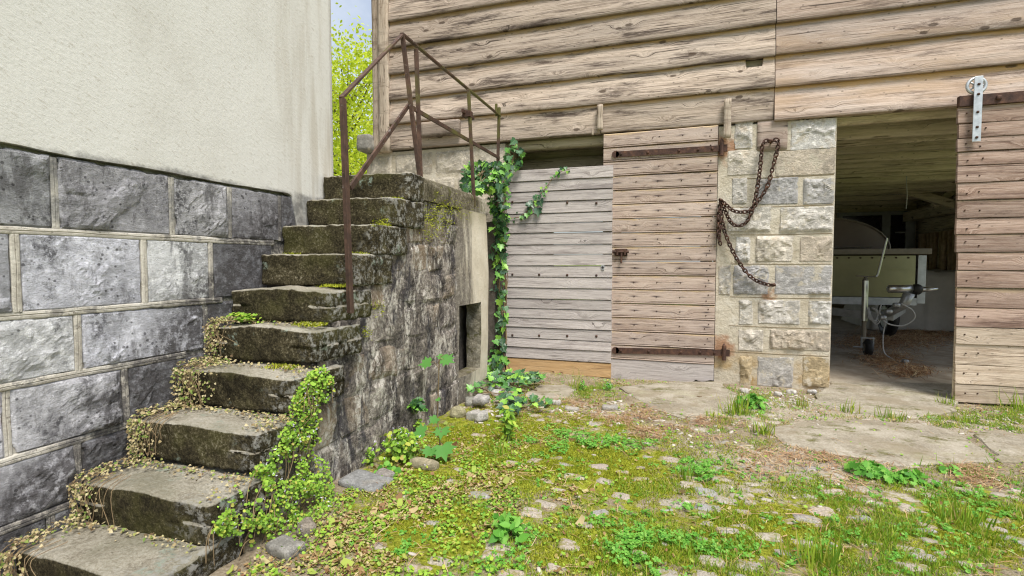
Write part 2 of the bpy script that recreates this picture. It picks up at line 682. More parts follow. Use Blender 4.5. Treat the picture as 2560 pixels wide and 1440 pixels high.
# sandy mortar of the barn pier, rust below the iron
m = Mat('pier_mortar', 0.95, spec=0.1)
p = m.pos()
c = m.ramp(m.noise(p, 6, 6, 0.65), [(0.3, (.44, .38, .28)), (0.55, (.60, .54, .43)), (0.75, (.68, .63, .54))])
xs, ys, zs = m.sep(p)
c = m.mix(m.ma('MULTIPLY', m.step(zs, 0.42, 0.0), m.step(m.noise(p, 5, 5), 0.38, 0.62)), c, (.40, .26, .10))
for q, rr_ in (((.36, 4.9, 2.06), 0.16), ((.36, 4.9, .30), 0.15), ((.72, 4.9, .78), .10)):
    dn = m.node('ShaderNodeVectorMath', operation='DISTANCE')
    m.link(p, dn.inputs[0])
    dn.inputs[1].default_value = q
    dd = m.ma('ADD', dn.outputs['Value'], m.ma('MULTIPLY', m.ma('SUBTRACT', m.noise(p, 16, 5), 0.5), 0.22))
    c = m.mix(m.step(dd, rr_, rr_ * 0.3, 0, 0.75), c, (.34, .14, .055))
m.color(c)
b1 = m.bump(m.noise(p, 24, 7, 0.7), 0.8, 0.02)
m.bump(m.noise(p, 140, 3, 0.7), 0.5, 0.004, b1)
MT['pier_mortar'] = m.m


def wood_mat(name, light, mid, dark, zs=34.0, xs=1.1, band=None, knots=0.8, nails=None, tone=0.28, rough=0.85, soft=None, warm=None, lowdark=0.3, crack=0.85, mottle=0.7):
    m = Mat(name, rough, spec=0.15)
    o = m.obj()
    r = m.rand()
    off = m.comb(m.ma('MULTIPLY', r, 37.0), m.ma('MULTIPLY', r, 11.0), m.ma('MULTIPLY', r, 53.0))
    v = m.vm('ADD', o, off)
    ux, uy, uz = m.sep(v)
    kv = m.voro(m.comb(m.ma('MULTIPLY', ux, 2.0), m.ma('MULTIPLY', uz, 4.6), 0.0), 1.0, dims='2D')
    kv = m.ma('ADD', kv, m.ma('ADD', m.ma('MULTIPLY', m.ma('SUBTRACT', m.noise(v, 40, 3), .5), .06), m.step(m.noise(m.scale(v, (1.7, 1, 4)), 1.0, 2), .44, .54, 0, .07)))
    kk = m.step(kv, 0.30, 0.0)
    vx, vy, vz = m.sep(v)
    v2 = m.comb(vx, vy, m.ma('ADD', vz, m.ma('MULTIPLY', kk, 0.05)))
    v2 = m.vm('ADD', v2, m.scale(m.comb(0, 0, m.noise(m.scale(v, (1.1, 1, 3)), 1, 3)), (0, 0, 0.045)))
    g1 = m.noise(m.scale(v2, (xs, 3, zs)), 1, 7, 0.68, 0.12)
    g2 = m.noise(m.scale(v2, (xs * 4, 3, zs * 4.5)), 1, 4, 0.75)
    gg = m.ma('ADD', m.ma('MULTIPLY', g1, 0.5), m.ma('MULTIPLY', g2, 0.5))
    c = m.ramp(gg, [(0.36, dark), (0.46, mid), (0.56, light), (0.68, mid)])
    pat = m.noise(m.scale(v, (0.9, 1, 6)), 1.0, 5, 0.6)
    c = m.mix(m.step(pat, 0.42, 0.70, 0.0, 0.55), c, soft or light)
    blot = m.noise(m.scale(v, (1.5, 1, 11)), 1.0, 7, 0.75, 0.15)
    c = m.mix(m.step(blot, 0.50, 0.66, 0, mottle), c, (dark[0] * 1.05, dark[1] * 1.05, dark[2] * 1.1))
    ck = m.noise(m.scale(v2, (xs * 1.6, 3, zs * 2.6)), 1, 3, 0.55, 0.2)
    c = m.mix(m.step(ck, 0.62, 0.67, 0, crack), c, (dark[0] * .5, dark[1] * .5, dark[2] * .5))
    sil = m.noise(m.scale(v2, (xs * 2.2, 3, zs * 4)), 1, 5, 0.7)
    c = m.mix(m.step(sil, 0.58, 0.72, 0, .55), c, (min(1, light[0] * 1.22), min(1, light[1] * 1.24), min(1, light[2] * 1.3)))
    if warm:
        c = m.mix(m.step(m.noise(m.scale(v, (0.7, 1, 5)), 1.3, 5, 0.6), 0.45, 0.68, 0, 0.8), c, warm)
    ox, oy, oz = m.sep(o)
    if band:
        z0, z1, bc = band
        bm_ = m.step(m.ma('ADD', oz, m.ma('MULTIPLY', m.ma('SUBTRACT', m.noise(m.scale(v, (3, 1, 12)), 1, 5, 0.7), 0.5), 0.09)), z0, z1)
        c = m.mix(m.ma('MULTIPLY', bm_, 0.85), c, bc)
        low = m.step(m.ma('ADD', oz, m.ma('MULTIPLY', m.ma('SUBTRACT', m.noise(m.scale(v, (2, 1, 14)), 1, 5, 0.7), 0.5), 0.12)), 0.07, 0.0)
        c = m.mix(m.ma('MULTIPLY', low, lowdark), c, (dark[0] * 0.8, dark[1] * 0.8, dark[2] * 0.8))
    c = m.mix(m.ma('MULTIPLY', m.step(kv, 0.085, 0.05), knots), c, (.075, .05, .035))
    spots = m.step(m.voro(m.comb(m.ma('MULTIPLY', ux, 7.0), m.ma('MULTIPLY', uz, 11.0), 0.0), 1.0, dims='2D'), 0.075, 0.045)
    c = m.mix(m.ma('MULTIPLY', m.ma('MULTIPLY', spots, m.step(m.noise(v, 3.0, 2), .45, .6)), 0.7 * knots), c, (.06, .045, .035))
    if nails:
        xcol, zc = nails
        tot = 0.0
        for xc in xcol:
            a = m.ma('ABSOLUTE', m.ma('ADD', m.ma('SUBTRACT', ox, xc), m.ma('MULTIPLY', m.ma('SUBTRACT', m.noise(m.comb(r, xc, 0.0), 40, 1), .5), .09)))
            b = m.ma('ABSOLUTE', m.ma('SUBTRACT', m.ma('ADD', oz, m.ma('MULTIPLY', m.ma('SUBTRACT', m.noise(m.scale(v, (6, 1, 30)), 1, 3), 0.5), 0.02)), zc))
            k = m.ma('MULTIPLY', m.step(a, 0.075, 0.0), m.step(b, 0.011, 0.001))
            tot = m.ma('MAXIMUM', tot, k)
        tot = m.ma('MULTIPLY', tot, m.step(m.noise(m.scale(v, (5, 1, 9)), 1, 3), .36, .56, .15, 1))
        c = m.mix(m.ma('MULTIPLY', tot, 0.9), c, (.055, .042, .045))
    val = m.ma('ADD', 1.0 - tone / 2, m.ma('MULTIPLY', r, tone))
    c = m.mix(1.0, c, m.comb(val, val, val), 'MULTIPLY')
    m.color(c)
    b1 = m.bump(gg, 0.7, 0.012)
    m.bump(m.noise(m.scale(v2, (8, 8, 240)), 1, 3, 0.6), 0.35, 0.003, b1)
    return m.m


MT['siding'] = wood_mat('weathered_siding', (.635, .52, .425), (.40, .315, .247), (.105, .078, .060), band=(0.225, 0.262, (.57, .37, .17)), soft=(.47, .40, .34), lowdark=.4, mottle=1.0, tone=.42)
MT['siding_warm'] = wood_mat('weathered_siding_reddish', (.64, .51, .42), (.42, .31, .24), (.125, .088, .067), lowdark=.4, mottle=.9, tone=.36, band=(0.228, 0.262, (.60, .37, .16)), soft=(.56, .48, .43), warm=(.48, .345, .24))
MT['post'] = wood_mat('corner_post_wood', (.58, .49, .39), (.42, .33, .25), (.20, .15, .11), zs=2.2, xs=40)
MT['door_grey'] = wood_mat('grey_door_wood', (.56, .51, .475), (.44, .395, .37), (.22, .185, .17), zs=55, xs=1.6, knots=0.25, tone=0.22, soft=(.48, .44, .415), mottle=.6)
MT['door_pink'] = wood_mat('pale_door_wood', (.58, .47, .39), (.47, .36, .29), (.25, .18, .14), zs=42, xs=1.3, mottle=.5, knots=0.35, nails=([.14, .30, .50, .70, .93], 0.068), tone=0.24, soft=(.55, .46, .41), band=(0.116, 0.128, (.60, .45, .27)), lowdark=.15)
MT['door_orange'] = wood_mat('fresh_orange_plank', (.58, .37, .17), (.48, .29, .12), (.30, .17, .08), zs=40, knots=0.3, tone=0.1, soft=(.54, .39, .23))
MT['slide'] = wood_mat('sliding_door_wood', (.50, .38, .31), (.33, .225, .17), (.13, .08, .06), zs=50, xs=1.4, knots=0.5, tone=0.5, soft=(.42, .31, .25), band=(0.12, 0.145, (.50, .38, .24)))
MT['slide_pale'] = wood_mat('sliding_door_wood_pale', (.60, .50, .39), (.48, .38, .28), (.26, .19, .13), zs=50, xs=1.4, knots=0.5, tone=0.3, soft=(.56, .47, .36))
MT['inner_wood'] = wood_mat('barn_inside_timber', (.68, .60, .46), (.54, .47, .35), (.30, .25, .17), zs=20, knots=0.6, tone=0.3)

# rusty iron
m = Mat('rusty_iron', 0.75, 0.25, 0.4)
p = m.pos()
c = m.ramp(m.noise(p, 18, 6, 0.7), [(0.3, (.035, .020, .016)), (0.52, (.085, .045, .032)), (0.72, (.17, .085, .05))])
m.color(c)
m.bump(m.noise(p, 90, 5, 0.7), 0.5, 0.004)
MT['rust'] = m.m
m = Mat('rail_iron', 0.6, 0.3, 0.4)
p = m.pos()
c = m.ramp(m.noise(p, 14, 6, 0.7), [(0.3, (.045, .030, .026)), (0.52, (.105, .062, .045)), (0.72, (.19, .11, .08))])
zz = m.sep(p)
c = m.mix(m.step(m.noise(m.scale(p, (1, 1, 1)), 2.2, 5, 0.6), 0.50, 0.62), c, (.13, .12, .035))
c = m.mix(m.step(m.noise(p, 30, 5, 0.7), 0.62, 0.72), c, (.36, .32, .30))
m.color(c)
m.bump(m.noise(p, 80, 5, 0.7), 0.4, 0.003)
MT['rail'] = m.m
m = Mat('zinc', 0.45, 0.6, 0.5)
m.color(m.ramp(m.noise(m.pos(), 25, 5, 0.6), [(0.3, (.44, .46, .47)), (0.7, (.66, .68, .69))]))
MT['zinc'] = m.m

# stone of the steps: dark grown-over risers, worn treads
m = Mat('step_stone', 0.95, spec=0.15)
p = m.pos()
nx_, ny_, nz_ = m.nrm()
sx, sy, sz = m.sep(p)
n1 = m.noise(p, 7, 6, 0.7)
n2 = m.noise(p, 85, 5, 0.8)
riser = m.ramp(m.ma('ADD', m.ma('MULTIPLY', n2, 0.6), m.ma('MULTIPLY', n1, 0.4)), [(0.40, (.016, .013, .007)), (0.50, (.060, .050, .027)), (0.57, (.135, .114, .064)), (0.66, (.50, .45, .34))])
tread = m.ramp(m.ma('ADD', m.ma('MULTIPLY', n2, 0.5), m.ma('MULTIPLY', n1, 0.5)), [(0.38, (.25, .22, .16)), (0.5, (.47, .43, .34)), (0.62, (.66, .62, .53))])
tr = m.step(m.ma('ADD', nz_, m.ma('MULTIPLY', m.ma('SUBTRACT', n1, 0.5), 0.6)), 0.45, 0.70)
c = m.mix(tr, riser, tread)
grn = m.ma('MULTIPLY', m.step(m.noise(p, 3.5, 5, 0.6), 0.47, 0.62), 0.45)
c = m.mix(grn, c, (.085, .085, .02))
pale = m.ma('MULTIPLY', m.step(m.ma('ADD', sx, m.ma('MULTIPLY', m.ma('SUBTRACT', m.noise(p, 9, 5), 0.5), 0.35)), -1.66, -1.53), m.step(m.noise(p, 30, 6, 0.75), 0.48, 0.60, 0, .8))
c = m.mix(pale, c, (.45, .44, .40))
lich = m.ma('MULTIPLY', m.step(m.noise(p, 5.5, 4, 0.6), 0.62, 0.68), m.step(m.noise(p, 40, 4, 0.7), 0.45, 0.6))
c = m.mix(m.ma('MULTIPLY', lich, 0.8), c, (.36, .44, .36))
m.color(c)
b1 = m.bump(m.noise(p, 34, 6, 0.75), 0.9, 0.018)
m.bump(n2, 0.9, 0.010, b1)
MT['step'] = m.m

# grown-over masonry of the stair flank
m = Mat('flank_stone', 0.95, spec=0.12)
p = m.pos()
n1 = m.noise(p, 6, 7, 0.68, 0.4)
n2 = m.noise(p, 48, 5, 0.75)
c = m.ramp(m.ma('ADD', m.ma('MULTIPLY', n1, 0.6), m.ma('MULTIPLY', n2, 0.4)), [(0.39, (.03, .027, .026)), (0.47, (.115, .10, .09)), (0.55, (.29, .255, .22)), (0.63, (.62, .57, .50))])
c = m.mix(m.ma('MULTIPLY', m.step(m.rand(), 0.55, 0.8), m.step(m.noise(p, 3, 4), 0.4, 0.6, 0, 0.55)), c, (.34, .25, .16))
wh = m.noise(m.scale(p, (6, 6, 1.8)), 1.6, 8, 0.78, 0.3)
c = m.mix(m.ma('MULTIPLY', m.step(wh, 0.50, 0.58), m.step(m.noise(p, 34, 5, .75), .40, .54)), c, (.60, .56, .50))
bl = m.noise(m.scale(p, (3, 3, 0.9)), 1.7, 6, 0.7, 0.3)
c = m.mix(m.step(bl, 0.53, 0.62, 0, 0.85), c, (.050, .047, .054))
sx, sy, sz = m.sep(p)
c = m.mix(m.ma('MULTIPLY', m.step(m.ma('ADD', sz, m.ma('MULTIPLY', m.ma('SUBTRACT', n1, 0.5), 0.6)), 1.1, 1.5), m.step(m.noise(p, 10, 5, 0.7), 0.45, 0.6, 0, 0.8)), c, (.10, .095, .03))
spk = m.step(m.noise(p, 75, 4, 0.8), 0.60, 0.68)
c = m.mix(m.ma('MULTIPLY', spk, 0.6), c, (.50, .48, .44))
m.color(c)
b1 = m.bump(n1, 0.7, 0.03)
m.bump(n2, 0.9, 0.012, b1)
MT['flank'] = m.m

# lime plaster at the end of the stair block, blackened towards the stones
m = Mat('old_lime_plaster', 0.95, spec=0.12)
p = m.pos()
sx, sy, sz = m.sep(p)
n1 = m.noise(p, 5, 6, 0.65)
c = m.ramp(n1, [(0.3, (.52, .46, .35)), (0.55, (.68, .62, .50)), (0.75, (.74, .69, .59))])
blk = m.noise(m.scale(p, (5, 5, 0.8)), 1.6, 7, 0.75, 0.2)
left = m.step(m.ma('ADD', sy, m.ma('MULTIPLY', m.ma('SUBTRACT', blk, 0.5), 1.0)), 3.80, 3.52)
c = m.mix(m.ma('MULTIPLY', left, 0.9), c, m.ramp(m.noise(p, 50, 5, 0.75), [(0.35, (.06, .052, .045)), (0.55, (.15, .13, .11)), (0.7, (.36, .33, .28))]))
c = m.mix(m.ma('MULTIPLY', m.step(m.ma('ADD', sz, m.ma('MULTIPLY', m.ma('SUBTRACT', n1, 0.5), 0.5)), 1.30, 1.5), 0.6), c, (.20, .18, .08))
m.color(c)
m.bump(m.noise(p, 40, 6, 0.7), 0.7, 0.012)
MT['lime'] = m.m
m = Mat('landing_concrete', 0.95, spec=0.12)
p = m.pos()
n1 = m.noise(p, 8, 6, 0.7)
c = m.ramp(m.ma('ADD', m.ma('MULTIPLY', n1, 0.5), m.ma('MULTIPLY', m.noise(p, 70, 4, 0.75), 0.5)), [(0.38, (.045, .040, .026)), (0.5, (.13, .113, .075)), (0.64, (.36, .325, .25))])
sx, sy, sz = m.sep(p)
c = m.mix(m.step(m.ma('ADD', sy, m.ma('MULTIPLY', n1, 0.3)), 3.95, 4.15), c, m.ramp(m.noise(p, 60, 4, 0.7), [(0.4, (.34, .31, .23)), (0.6, (.56, .52, .43))]))
c = m.mix(m.step(m.noise(p, 12, 5, 0.7), 0.55, 0.66, 0, 0.8), c, (.10, .10, .025))
m.color(c)
m.bump(m.noise(p, 80, 5, 0.75), 0.8, 0.01)
MT['landing'] = m.m

# courtyard ground: soil, moss, sand by painted cover masks
m = Mat('courtyard_soil', 0.97, spec=0.08)
p = m.pos()
msk = m.node('ShaderNodeSeparateColor')
m.link(m.attr('cover'), msk.inputs[0])
moss_, sand_, lit_ = msk.outputs
n1 = m.noise(p, 9, 7, 0.7)
n2 = m.noise(p, 60, 5, 0.75)
soil = m.ramp(m.ma('ADD', m.ma('MULTIPLY', n1, 0.4), m.ma('MULTIPLY', n2, 0.6)), [(0.36, (.18, .13, .085)), (0.5, (.37, .30, .21)), (0.66, (.56, .48, .36))])
sandc = m.ramp(m.ma('ADD', m.ma('MULTIPLY', n1, 0.5), m.ma('MULTIPLY', n2, 0.5)), [(0.36, (.33, .27, .195)), (0.5, (.50, .43, .33)), (0.66, (.63, .57, .47))])
mossc = m.ramp(m.ma('ADD', m.ma('MULTIPLY', m.noise(p, 22, 5, 0.7), 0.5), m.ma('MULTIPLY', m.noise(p, 130, 4, 0.8), 0.5)), [(0.38, (.10, .105, .014)), (0.5, (.29, .315, .030)), (0.62, (.51, .54, .07))])
c = m.mix(m.step(m.ma('ADD', sand_, m.ma('MULTIPLY', m.ma('SUBTRACT', n1, 0.5), 1.2)), 0.3, 0.7), soil, sandc)
c = m.mix(m.step(m.ma('ADD', moss_, m.ma('MULTIPLY', m.ma('SUBTRACT', m.noise(p, 13, 7, 0.75), 0.5), 2.2)), 0.22, 0.60), c, mossc)
m.color(c)
b1 = m.bump(n2, 0.9, 0.02)
m.bump(m.noise(p, 190, 3, 0.75), 0.7, 0.006, b1)
MT['soil'] = m.m

m = Mat('far_ground_grass', 0.97, spec=0.05)
p = m.pos()
m.color(m.ramp(m.noise(p, 3, 8, 0.7), [(0.35, (.08, .10, .03)), (0.5, (.14, .19, .04)), (0.65, (.24, .24, .09))]))
MT['far'] = m.m

m = Mat('yard_concrete', 0.95, spec=0.12)
p = m.pos()
n1 = m.noise(p, 5, 7, 0.68)
n2 = m.noise(p, 75, 4, 0.75)
c = m.ramp(m.ma('ADD', m.ma('MULTIPLY', n1, 0.55), m.ma('MULTIPLY', n2, 0.45)), [(0.36, (.19, .165, .125)), (0.5, (.36, .32, .25)), (0.66, (.52, .475, .395))])
c = m.mix(m.ma('MULTIPLY', m.step(m.noise(m.scale(p, (1, 1.6, 1)), 4.5, 7, 0.75), 0.53, 0.62), m.step(n2, 0.35, 0.55)), c, (.13, .125, .04))
c = m.mix(m.step(m.noise(p, 2.2, 4), 0.55, 0.7, 0, 0.35), c, (.46, .45, .27))
c = m.mix(m.step(m.noise(p, 3.2, 7, .72, .3), 0.47, 0.62, 0, .7), c, (.27, .225, .155))
m.color(c)
b1 = m.bump(n1, 0.4, 0.02)
m.bump(n2, 0.7, 0.008, b1)
MT['concrete'] = m.m

m = Mat('cobble', 0.85, spec=0.25)
o = m.obj()
r = m.rand()
v = m.vm('ADD', o, m.comb(m.ma('MULTIPLY', r, 31.0), m.ma('MULTIPLY', r, 17.0), r))
base = m.ramp(r, [(0.0, (.38, .35, .30)), (0.25, (.46, .40, .33)), (0.45, (.36, .355, .345)), (0.6, (.46, .375, .305)), (0.8, (.51, .47, .40)), (1.0, (.42, .37, .30))])
n1 = m.noise(v, 14, 6, 0.7)
c = m.mix(m.step(n1, 0.35, 0.65), m.mix(1.0, base, g(0.62), 'MULTIPLY'), m.mix(1.0, base, g(1.2), 'MULTIPLY'))
c = m.mix(m.step(m.noise(m.pos(), 16, 6, 0.75), 0.48, 0.62, 0, 0.9), c, (.24, .22, .05))
m.color(c)
m.bump(m.noise(v, 60, 5, 0.7), 0.5, 0.006)
MT['cobble'] = m.m


def leaf_mat(name, stops, trans=0.35, rough=0.6, spec=0.3, var=None):
    m = Mat(name, rough, spec=spec)
    c = m.ramp(m.island(), stops)
    if var:
        c = m.mix(m.step(m.noise(m.pos(), var[0], 3), 0.42, 0.6), c, m.mix(1.0, c, var[1], 'MULTIPLY'))
    m.color(c)
    tl = m.node('ShaderNodeBsdfTranslucent')
    m.link(c, tl.inputs['Color'])
    mx = m.node('ShaderNodeMixShader')
    mx.inputs[0].default_value = trans
    out = m.t.nodes['Material Output']
    m.t.links.new(m.b.outputs[0], mx.inputs[1])
    m.t.links.new(tl.outputs[0], mx.inputs[2])
    m.t.links.new(mx.outputs[0], out.inputs['Surface'])
    return m.m


MT['ivy'] = leaf_mat('ivy_leaf', [(0.0, (.035, .10, .035)), (0.35, (.05, .14, .045)), (0.6, (.085, .24, .04)), (0.85, (.16, .40, .05)), (1.0, (.24, .48, .07))], 0.25, 0.42, 0.5)
m = Mat('ivy_leaf_single', 0.42, spec=0.5)
r = m.rand()
c = m.ramp(r, [(0.0, (.03, .08, .04)), (0.35, (.05, .13, .055)), (0.6, (.08, .22, .05)), (0.82, (.17, .40, .05)), (1.0, (.30, .52, .07))])
o = m.obj()
ox, oy, oz = m.sep(o)
vein = m.step(m.ma('ABSOLUTE', ox), 0.035, 0.01, 0, 0.45)
m.color(m.mix(vein, c, (.30, .42, .20)))
MT['ivy_single'] = m.m
MT['toad'] = leaf_mat('toadflax_leaf', [(0.0, (.12, .22, .03)), (0.35, (.24, .44, .04)), (0.75, (.36, .58, .07)), (0.92, (.50, .56, .08)), (1.0, (.48, .36, .12))], 0.3, 0.6)
MT['clover'] = leaf_mat('clover_leaf', [(0.0, (.08, .26, .03)), (0.5, (.16, .43, .05)), (1.0, (.28, .52, .10))], 0.3, 0.6)
MT['grass'] = leaf_mat('grass_blade', [(0.0, (.13, .25, .02)), (0.45, (.25, .42, .03)), (0.75, (.38, .50, .05)), (0.9, (.50, .48, .10)), (1.0, (.62, .47, .20))], 0.35, 0.55)
MT['moss'] = leaf_mat('moss_tuft', [(0.0, (.155, .175, .016)), (0.5, (.36, .395, .030)), (1.0, (.58, .605, .08))], 0.3, 0.9, 0.1)
MT['litter'] = leaf_mat('leaf_litter', [(0.0, (.20, .10, .05)), (0.2, (.36, .23, .11)), (0.42, (.48, .37, .19)), (0.56, (.57, .47, .27)), (0.7, (.38, .42, .09)), (0.9, (.30, .46, .08)), (1.0, (.30, .12, .08))], 0.15, 0.8, 0.15)
MT['deadivy'] = leaf_mat('withered_ivy_leaf', [(0.0, (.14, .09, .05)), (0.2, (.34, .26, .13)), (0.42, (.55, .46, .26)), (0.58, (.62, .53, .32)), (0.72, (.42, .38, .15)), (0.86, (.26, .32, .08)), (1.0, (.15, .26, .05))], 0.2, 0.75, 0.2)
MT['straw'] = leaf_mat('straw', [(0.0, (.22, .11, .06)), (0.4, (.42, .24, .13)), (0.75, (.56, .38, .22)), (1.0, (.66, .54, .33))], 0.1, 0.8, 0.15)
MT['sapling'] = leaf_mat('sapling_leaf', [(0.0, (.06, .21, .05)), (1.0, (.15, .38, .07))], 0.3, 0.5, 0.4)
MT['tree'] = leaf_mat('tree_leaf', [(0.0, (.42, .52, .03)), (0.5, (.62, .72, .05)), (1.0, (.78, .82, .10))], 0.6, 0.6)
MT['petal'] = leaf_mat('pale_petal', [(0.0, (.55, .50, .68)), (1.0, (.78, .76, .85))], 0.2, 0.6)


def plain(name, c1, c2, rough=0.8, metal=0.0, scale=12, spec=0.3, bump=0.0):
    m = Mat(name, rough, metal, spec)
    p = m.pos()
    n = m.noise(p, scale, 6, 0.65)
    m.color(m.ramp(n, [(0.3, c1), (0.7, c2)]))
    if bump:
        m.bump(m.noise(p, scale * 4, 5, 0.7), 0.6, bump)
    return m.m


MT['stem'] = plain('plant_stem', (.16, .11, .06), (.30, .22, .12), 0.9, scale=30)
MT['greenstem'] = plain('green_stem', (.12, .22, .05), (.25, .32, .10), 0.8, scale=30)
MT['bark'] = plain('tree_bark', (.10, .08, .06), (.24, .20, .15), 0.95, scale=9, bump=0.02)
MT['metal_sheet'] = plain('trailer_sheet', (.20, .19, .11), (.30, .285, .17), 0.34, 0.75, 2.0)
MT['metal_dark'] = plain('trailer_lid', (.16, .14, .11), (.24, .21, .17), 0.5, 0.5, 5.0)
MT['galv'] = plain('galvanised', (.34, .35, .36), (.52, .53, .54), 0.45, 0.7, 14)
MT['steel'] = plain('bright_steel', (.50, .50, .50), (.68, .68, .68), 0.28, 0.9, 20)
MT['black'] = plain('black_rubber', (.015, .015, .015), (.04, .038, .036), 0.5, 0, 30)
MT['cable'] = plain('pale_cable', (.40, .40, .40), (.62, .62, .60), 0.5, 0, 20)
MT['dome'] = plain('smoked_cover', (.10, .075, .06), (.15, .115, .09), 0.3, 0.1, 3.0)
MT['tarp'] = plain('grey_tarp', (.34, .32, .28), (.48, .45, .40), 0.7, 0, 3.0, bump=0.01)
MT['pane'] = plain('dark_pane', (.010, .008, .012), (.022, .018, .024), 0.15, 0, 3.0, 0.5)
MT['frame_grey'] = plain('grey_frame_paint', (.26, .27, .28), (.36, .37, .38), 0.7, 0, 8)
MT['inner_plank'] = plain('dim_planks', (.32, .28, .21), (.46, .41, .31), 0.9, 0, 4, bump=0.01)
MT['pole'] = plain('rough_pole', (.36, .26, .16), (.56, .43, .28), 0.9, 0, 16, bump=0.01)
MT['roof'] = plain('roof_tile', (.16, .09, .07), (.28, .15, .11), 0.9, 0, 12)
MT['core'] = plain('rubble_core', (.07, .06, .05), (.15, .13, .11), 0.98, 0, 14, bump=0.02)
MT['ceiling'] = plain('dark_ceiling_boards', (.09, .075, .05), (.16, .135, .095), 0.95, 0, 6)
MT['barnfloor'] = plain('barn_concrete', (.26, .20, .14), (.48, .42, .33), 0.95, 0, 5, bump=0.01)
m = Mat('gravel_chip', 0.9, spec=0.2)
m.color(m.ramp(m.island(), [(0.0, (.34, .30, .25)), (0.5, (.46, .41, .35)), (1.0, (.60, .56, .49))]))
MT['gravel'] = m.m

# ================================================================== GROUND
SLABS_PX = [
    [(1310, 985), (1350, 966), (1405, 960), (1438, 970), (1425, 992), (1385, 1004), (1330, 1002)],
    [(1556, 970), (1640, 958), (1795, 956), (1838, 985), (1832, 1028), (1715, 1048), (1610, 1010)],
    [(2030, 1000), (2086, 955), (2380, 960), (2388, 1003), (2375, 1022), (2290, 1042), (2170, 1040), (2060, 1020)],
    [(1925, 1078), (2010, 1052), (2180, 1050), (2330, 1062), (2418, 1092), (2476, 1152), (2380, 1166), (2240, 1162), (2090, 1136), (1955, 1108)],
    [(2432, 1086), (2500, 1080), (2640, 1098), (2700, 1160), (2520, 1162), (2486, 1146)],
]
SLABS = [np.array([pZ(x, y, 0.0)[:2] for x, y in q]) for q in SLABS_PX]


def inpoly(P, poly):
    x, y = P[:, 0], P[:, 1]
    r = np.zeros(len(P), bool)
    j = len(poly) - 1
    for i in range(len(poly)):
        xi, yi = poly[i]
        xj, yj = poly[j]
        c = ((yi > y) != (yj > y)) & (x < (xj - xi) * (y - yi) / (yj - yi + 1e-12) + xi)
        r ^= c
        j = i
    return r


def onslab(P):
    r = np.zeros(len(P), bool)
    for q in SLABS:
        r |= inpoly(P, q)
    return r


def gz(P):
    """height of the courtyard ground at xy"""
    P = np.asarray(P, float)
    q = np.column_stack([P[:, 0], P[:, 1], np.zeros(len(P))])
    return 0.018 * fbm(q * 1.6, 3, 3) + 0.010 * fbm(q * 9, 3, 8) - 0.03 * sstep(4.0, 4.8, P[:, 1])


BLOB = {
    'grass': [(2800, 1330, 260, 140, .7), (1900, 1300, 600, 130, .30), (2230, 1350, 420, 120, 1), (1800, 1400, 300, 80, .9), (2500, 1260, 120, 60, .6), (1660, 1250, 130, 60, .5), (1865, 1060, 60, 60, .8), (2560, 1060, 60, 50, .8), (2240, 1030, 120, 14, .5), (2440, 1050, 140, 20, .6), (2000, 1300, 230, 60, .6), (1480, 1420, 200, 60, .5), (1490, 980, 40, 20, .6), (1270, 1100, 30, 40, .5), (2250, 1170, 90, 30, .3)],
    'clover': [(1900, 1330, 500, 120, .16), (1640, 1385, 190, 65, .8), (1280, 1380, 150, 60, .5), (1440, 1115, 120, 28, .9), (1745, 1185, 55, 38, .8), (1490, 1330, 120, 50, .5), (1690, 1290, 110, 40, .5), (2180, 1360, 200, 70, .4), (2440, 1230, 120, 60, .35), (1040, 1390, 90, 40, .35), (2060, 1240, 80, 20, .25)],
    'moss': [(2800, 1320, 300, 130, .5), (1260, 1130, 330, 110, .95), (1080, 1330, 260, 110, .8), (1500, 1180, 220, 90, .8), (1930, 1330, 340, 120, .7), (2400, 1320, 260, 120, .7), (1550, 1350, 320, 110, .7), (1750, 1200, 150, 50, .5), (1060, 1180, 120, 50, .8)],
    'sand': [(1930, 1190, 260, 80, 1), (1450, 1040, 170, 45, .8), (2000, 1030, 330, 35, .9), (1220, 1000, 120, 45, .6), (2450, 1060, 200, 40, .8), (1700, 1110, 160, 40, .5), (2200, 1250, 300, 60, .5)],
    'litter': [(960, 1300, 210, 130, 1), (1150, 1190, 170, 60, .7), (850, 1420, 260, 60, 1), (1250, 1250, 200, 60, .5), (1150, 1420, 200, 50, .6)],
    'straw': [(1620, 1065, 150, 35, .9), (2380, 1180, 230, 32, 1), (1990, 1140, 120, 25, .7), (1500, 1100, 120, 30, .5), (1900, 1200, 200, 40, .3), (1420, 1015, 90, 18, .5)],
}


def cover(P, kind):
    Q = np.column_stack([P[:, 0], P[:, 1], np.zeros(len(P))])
    x, y = proj(Q)
    r = np.zeros(len(P))
    for cx, cy, rx, ry, w in BLOB[kind]:
        r = np.maximum(r, w * np.exp(-(((x - cx) / rx) ** 2 + ((y - cy) / ry) ** 2) * 0.8))
    return r


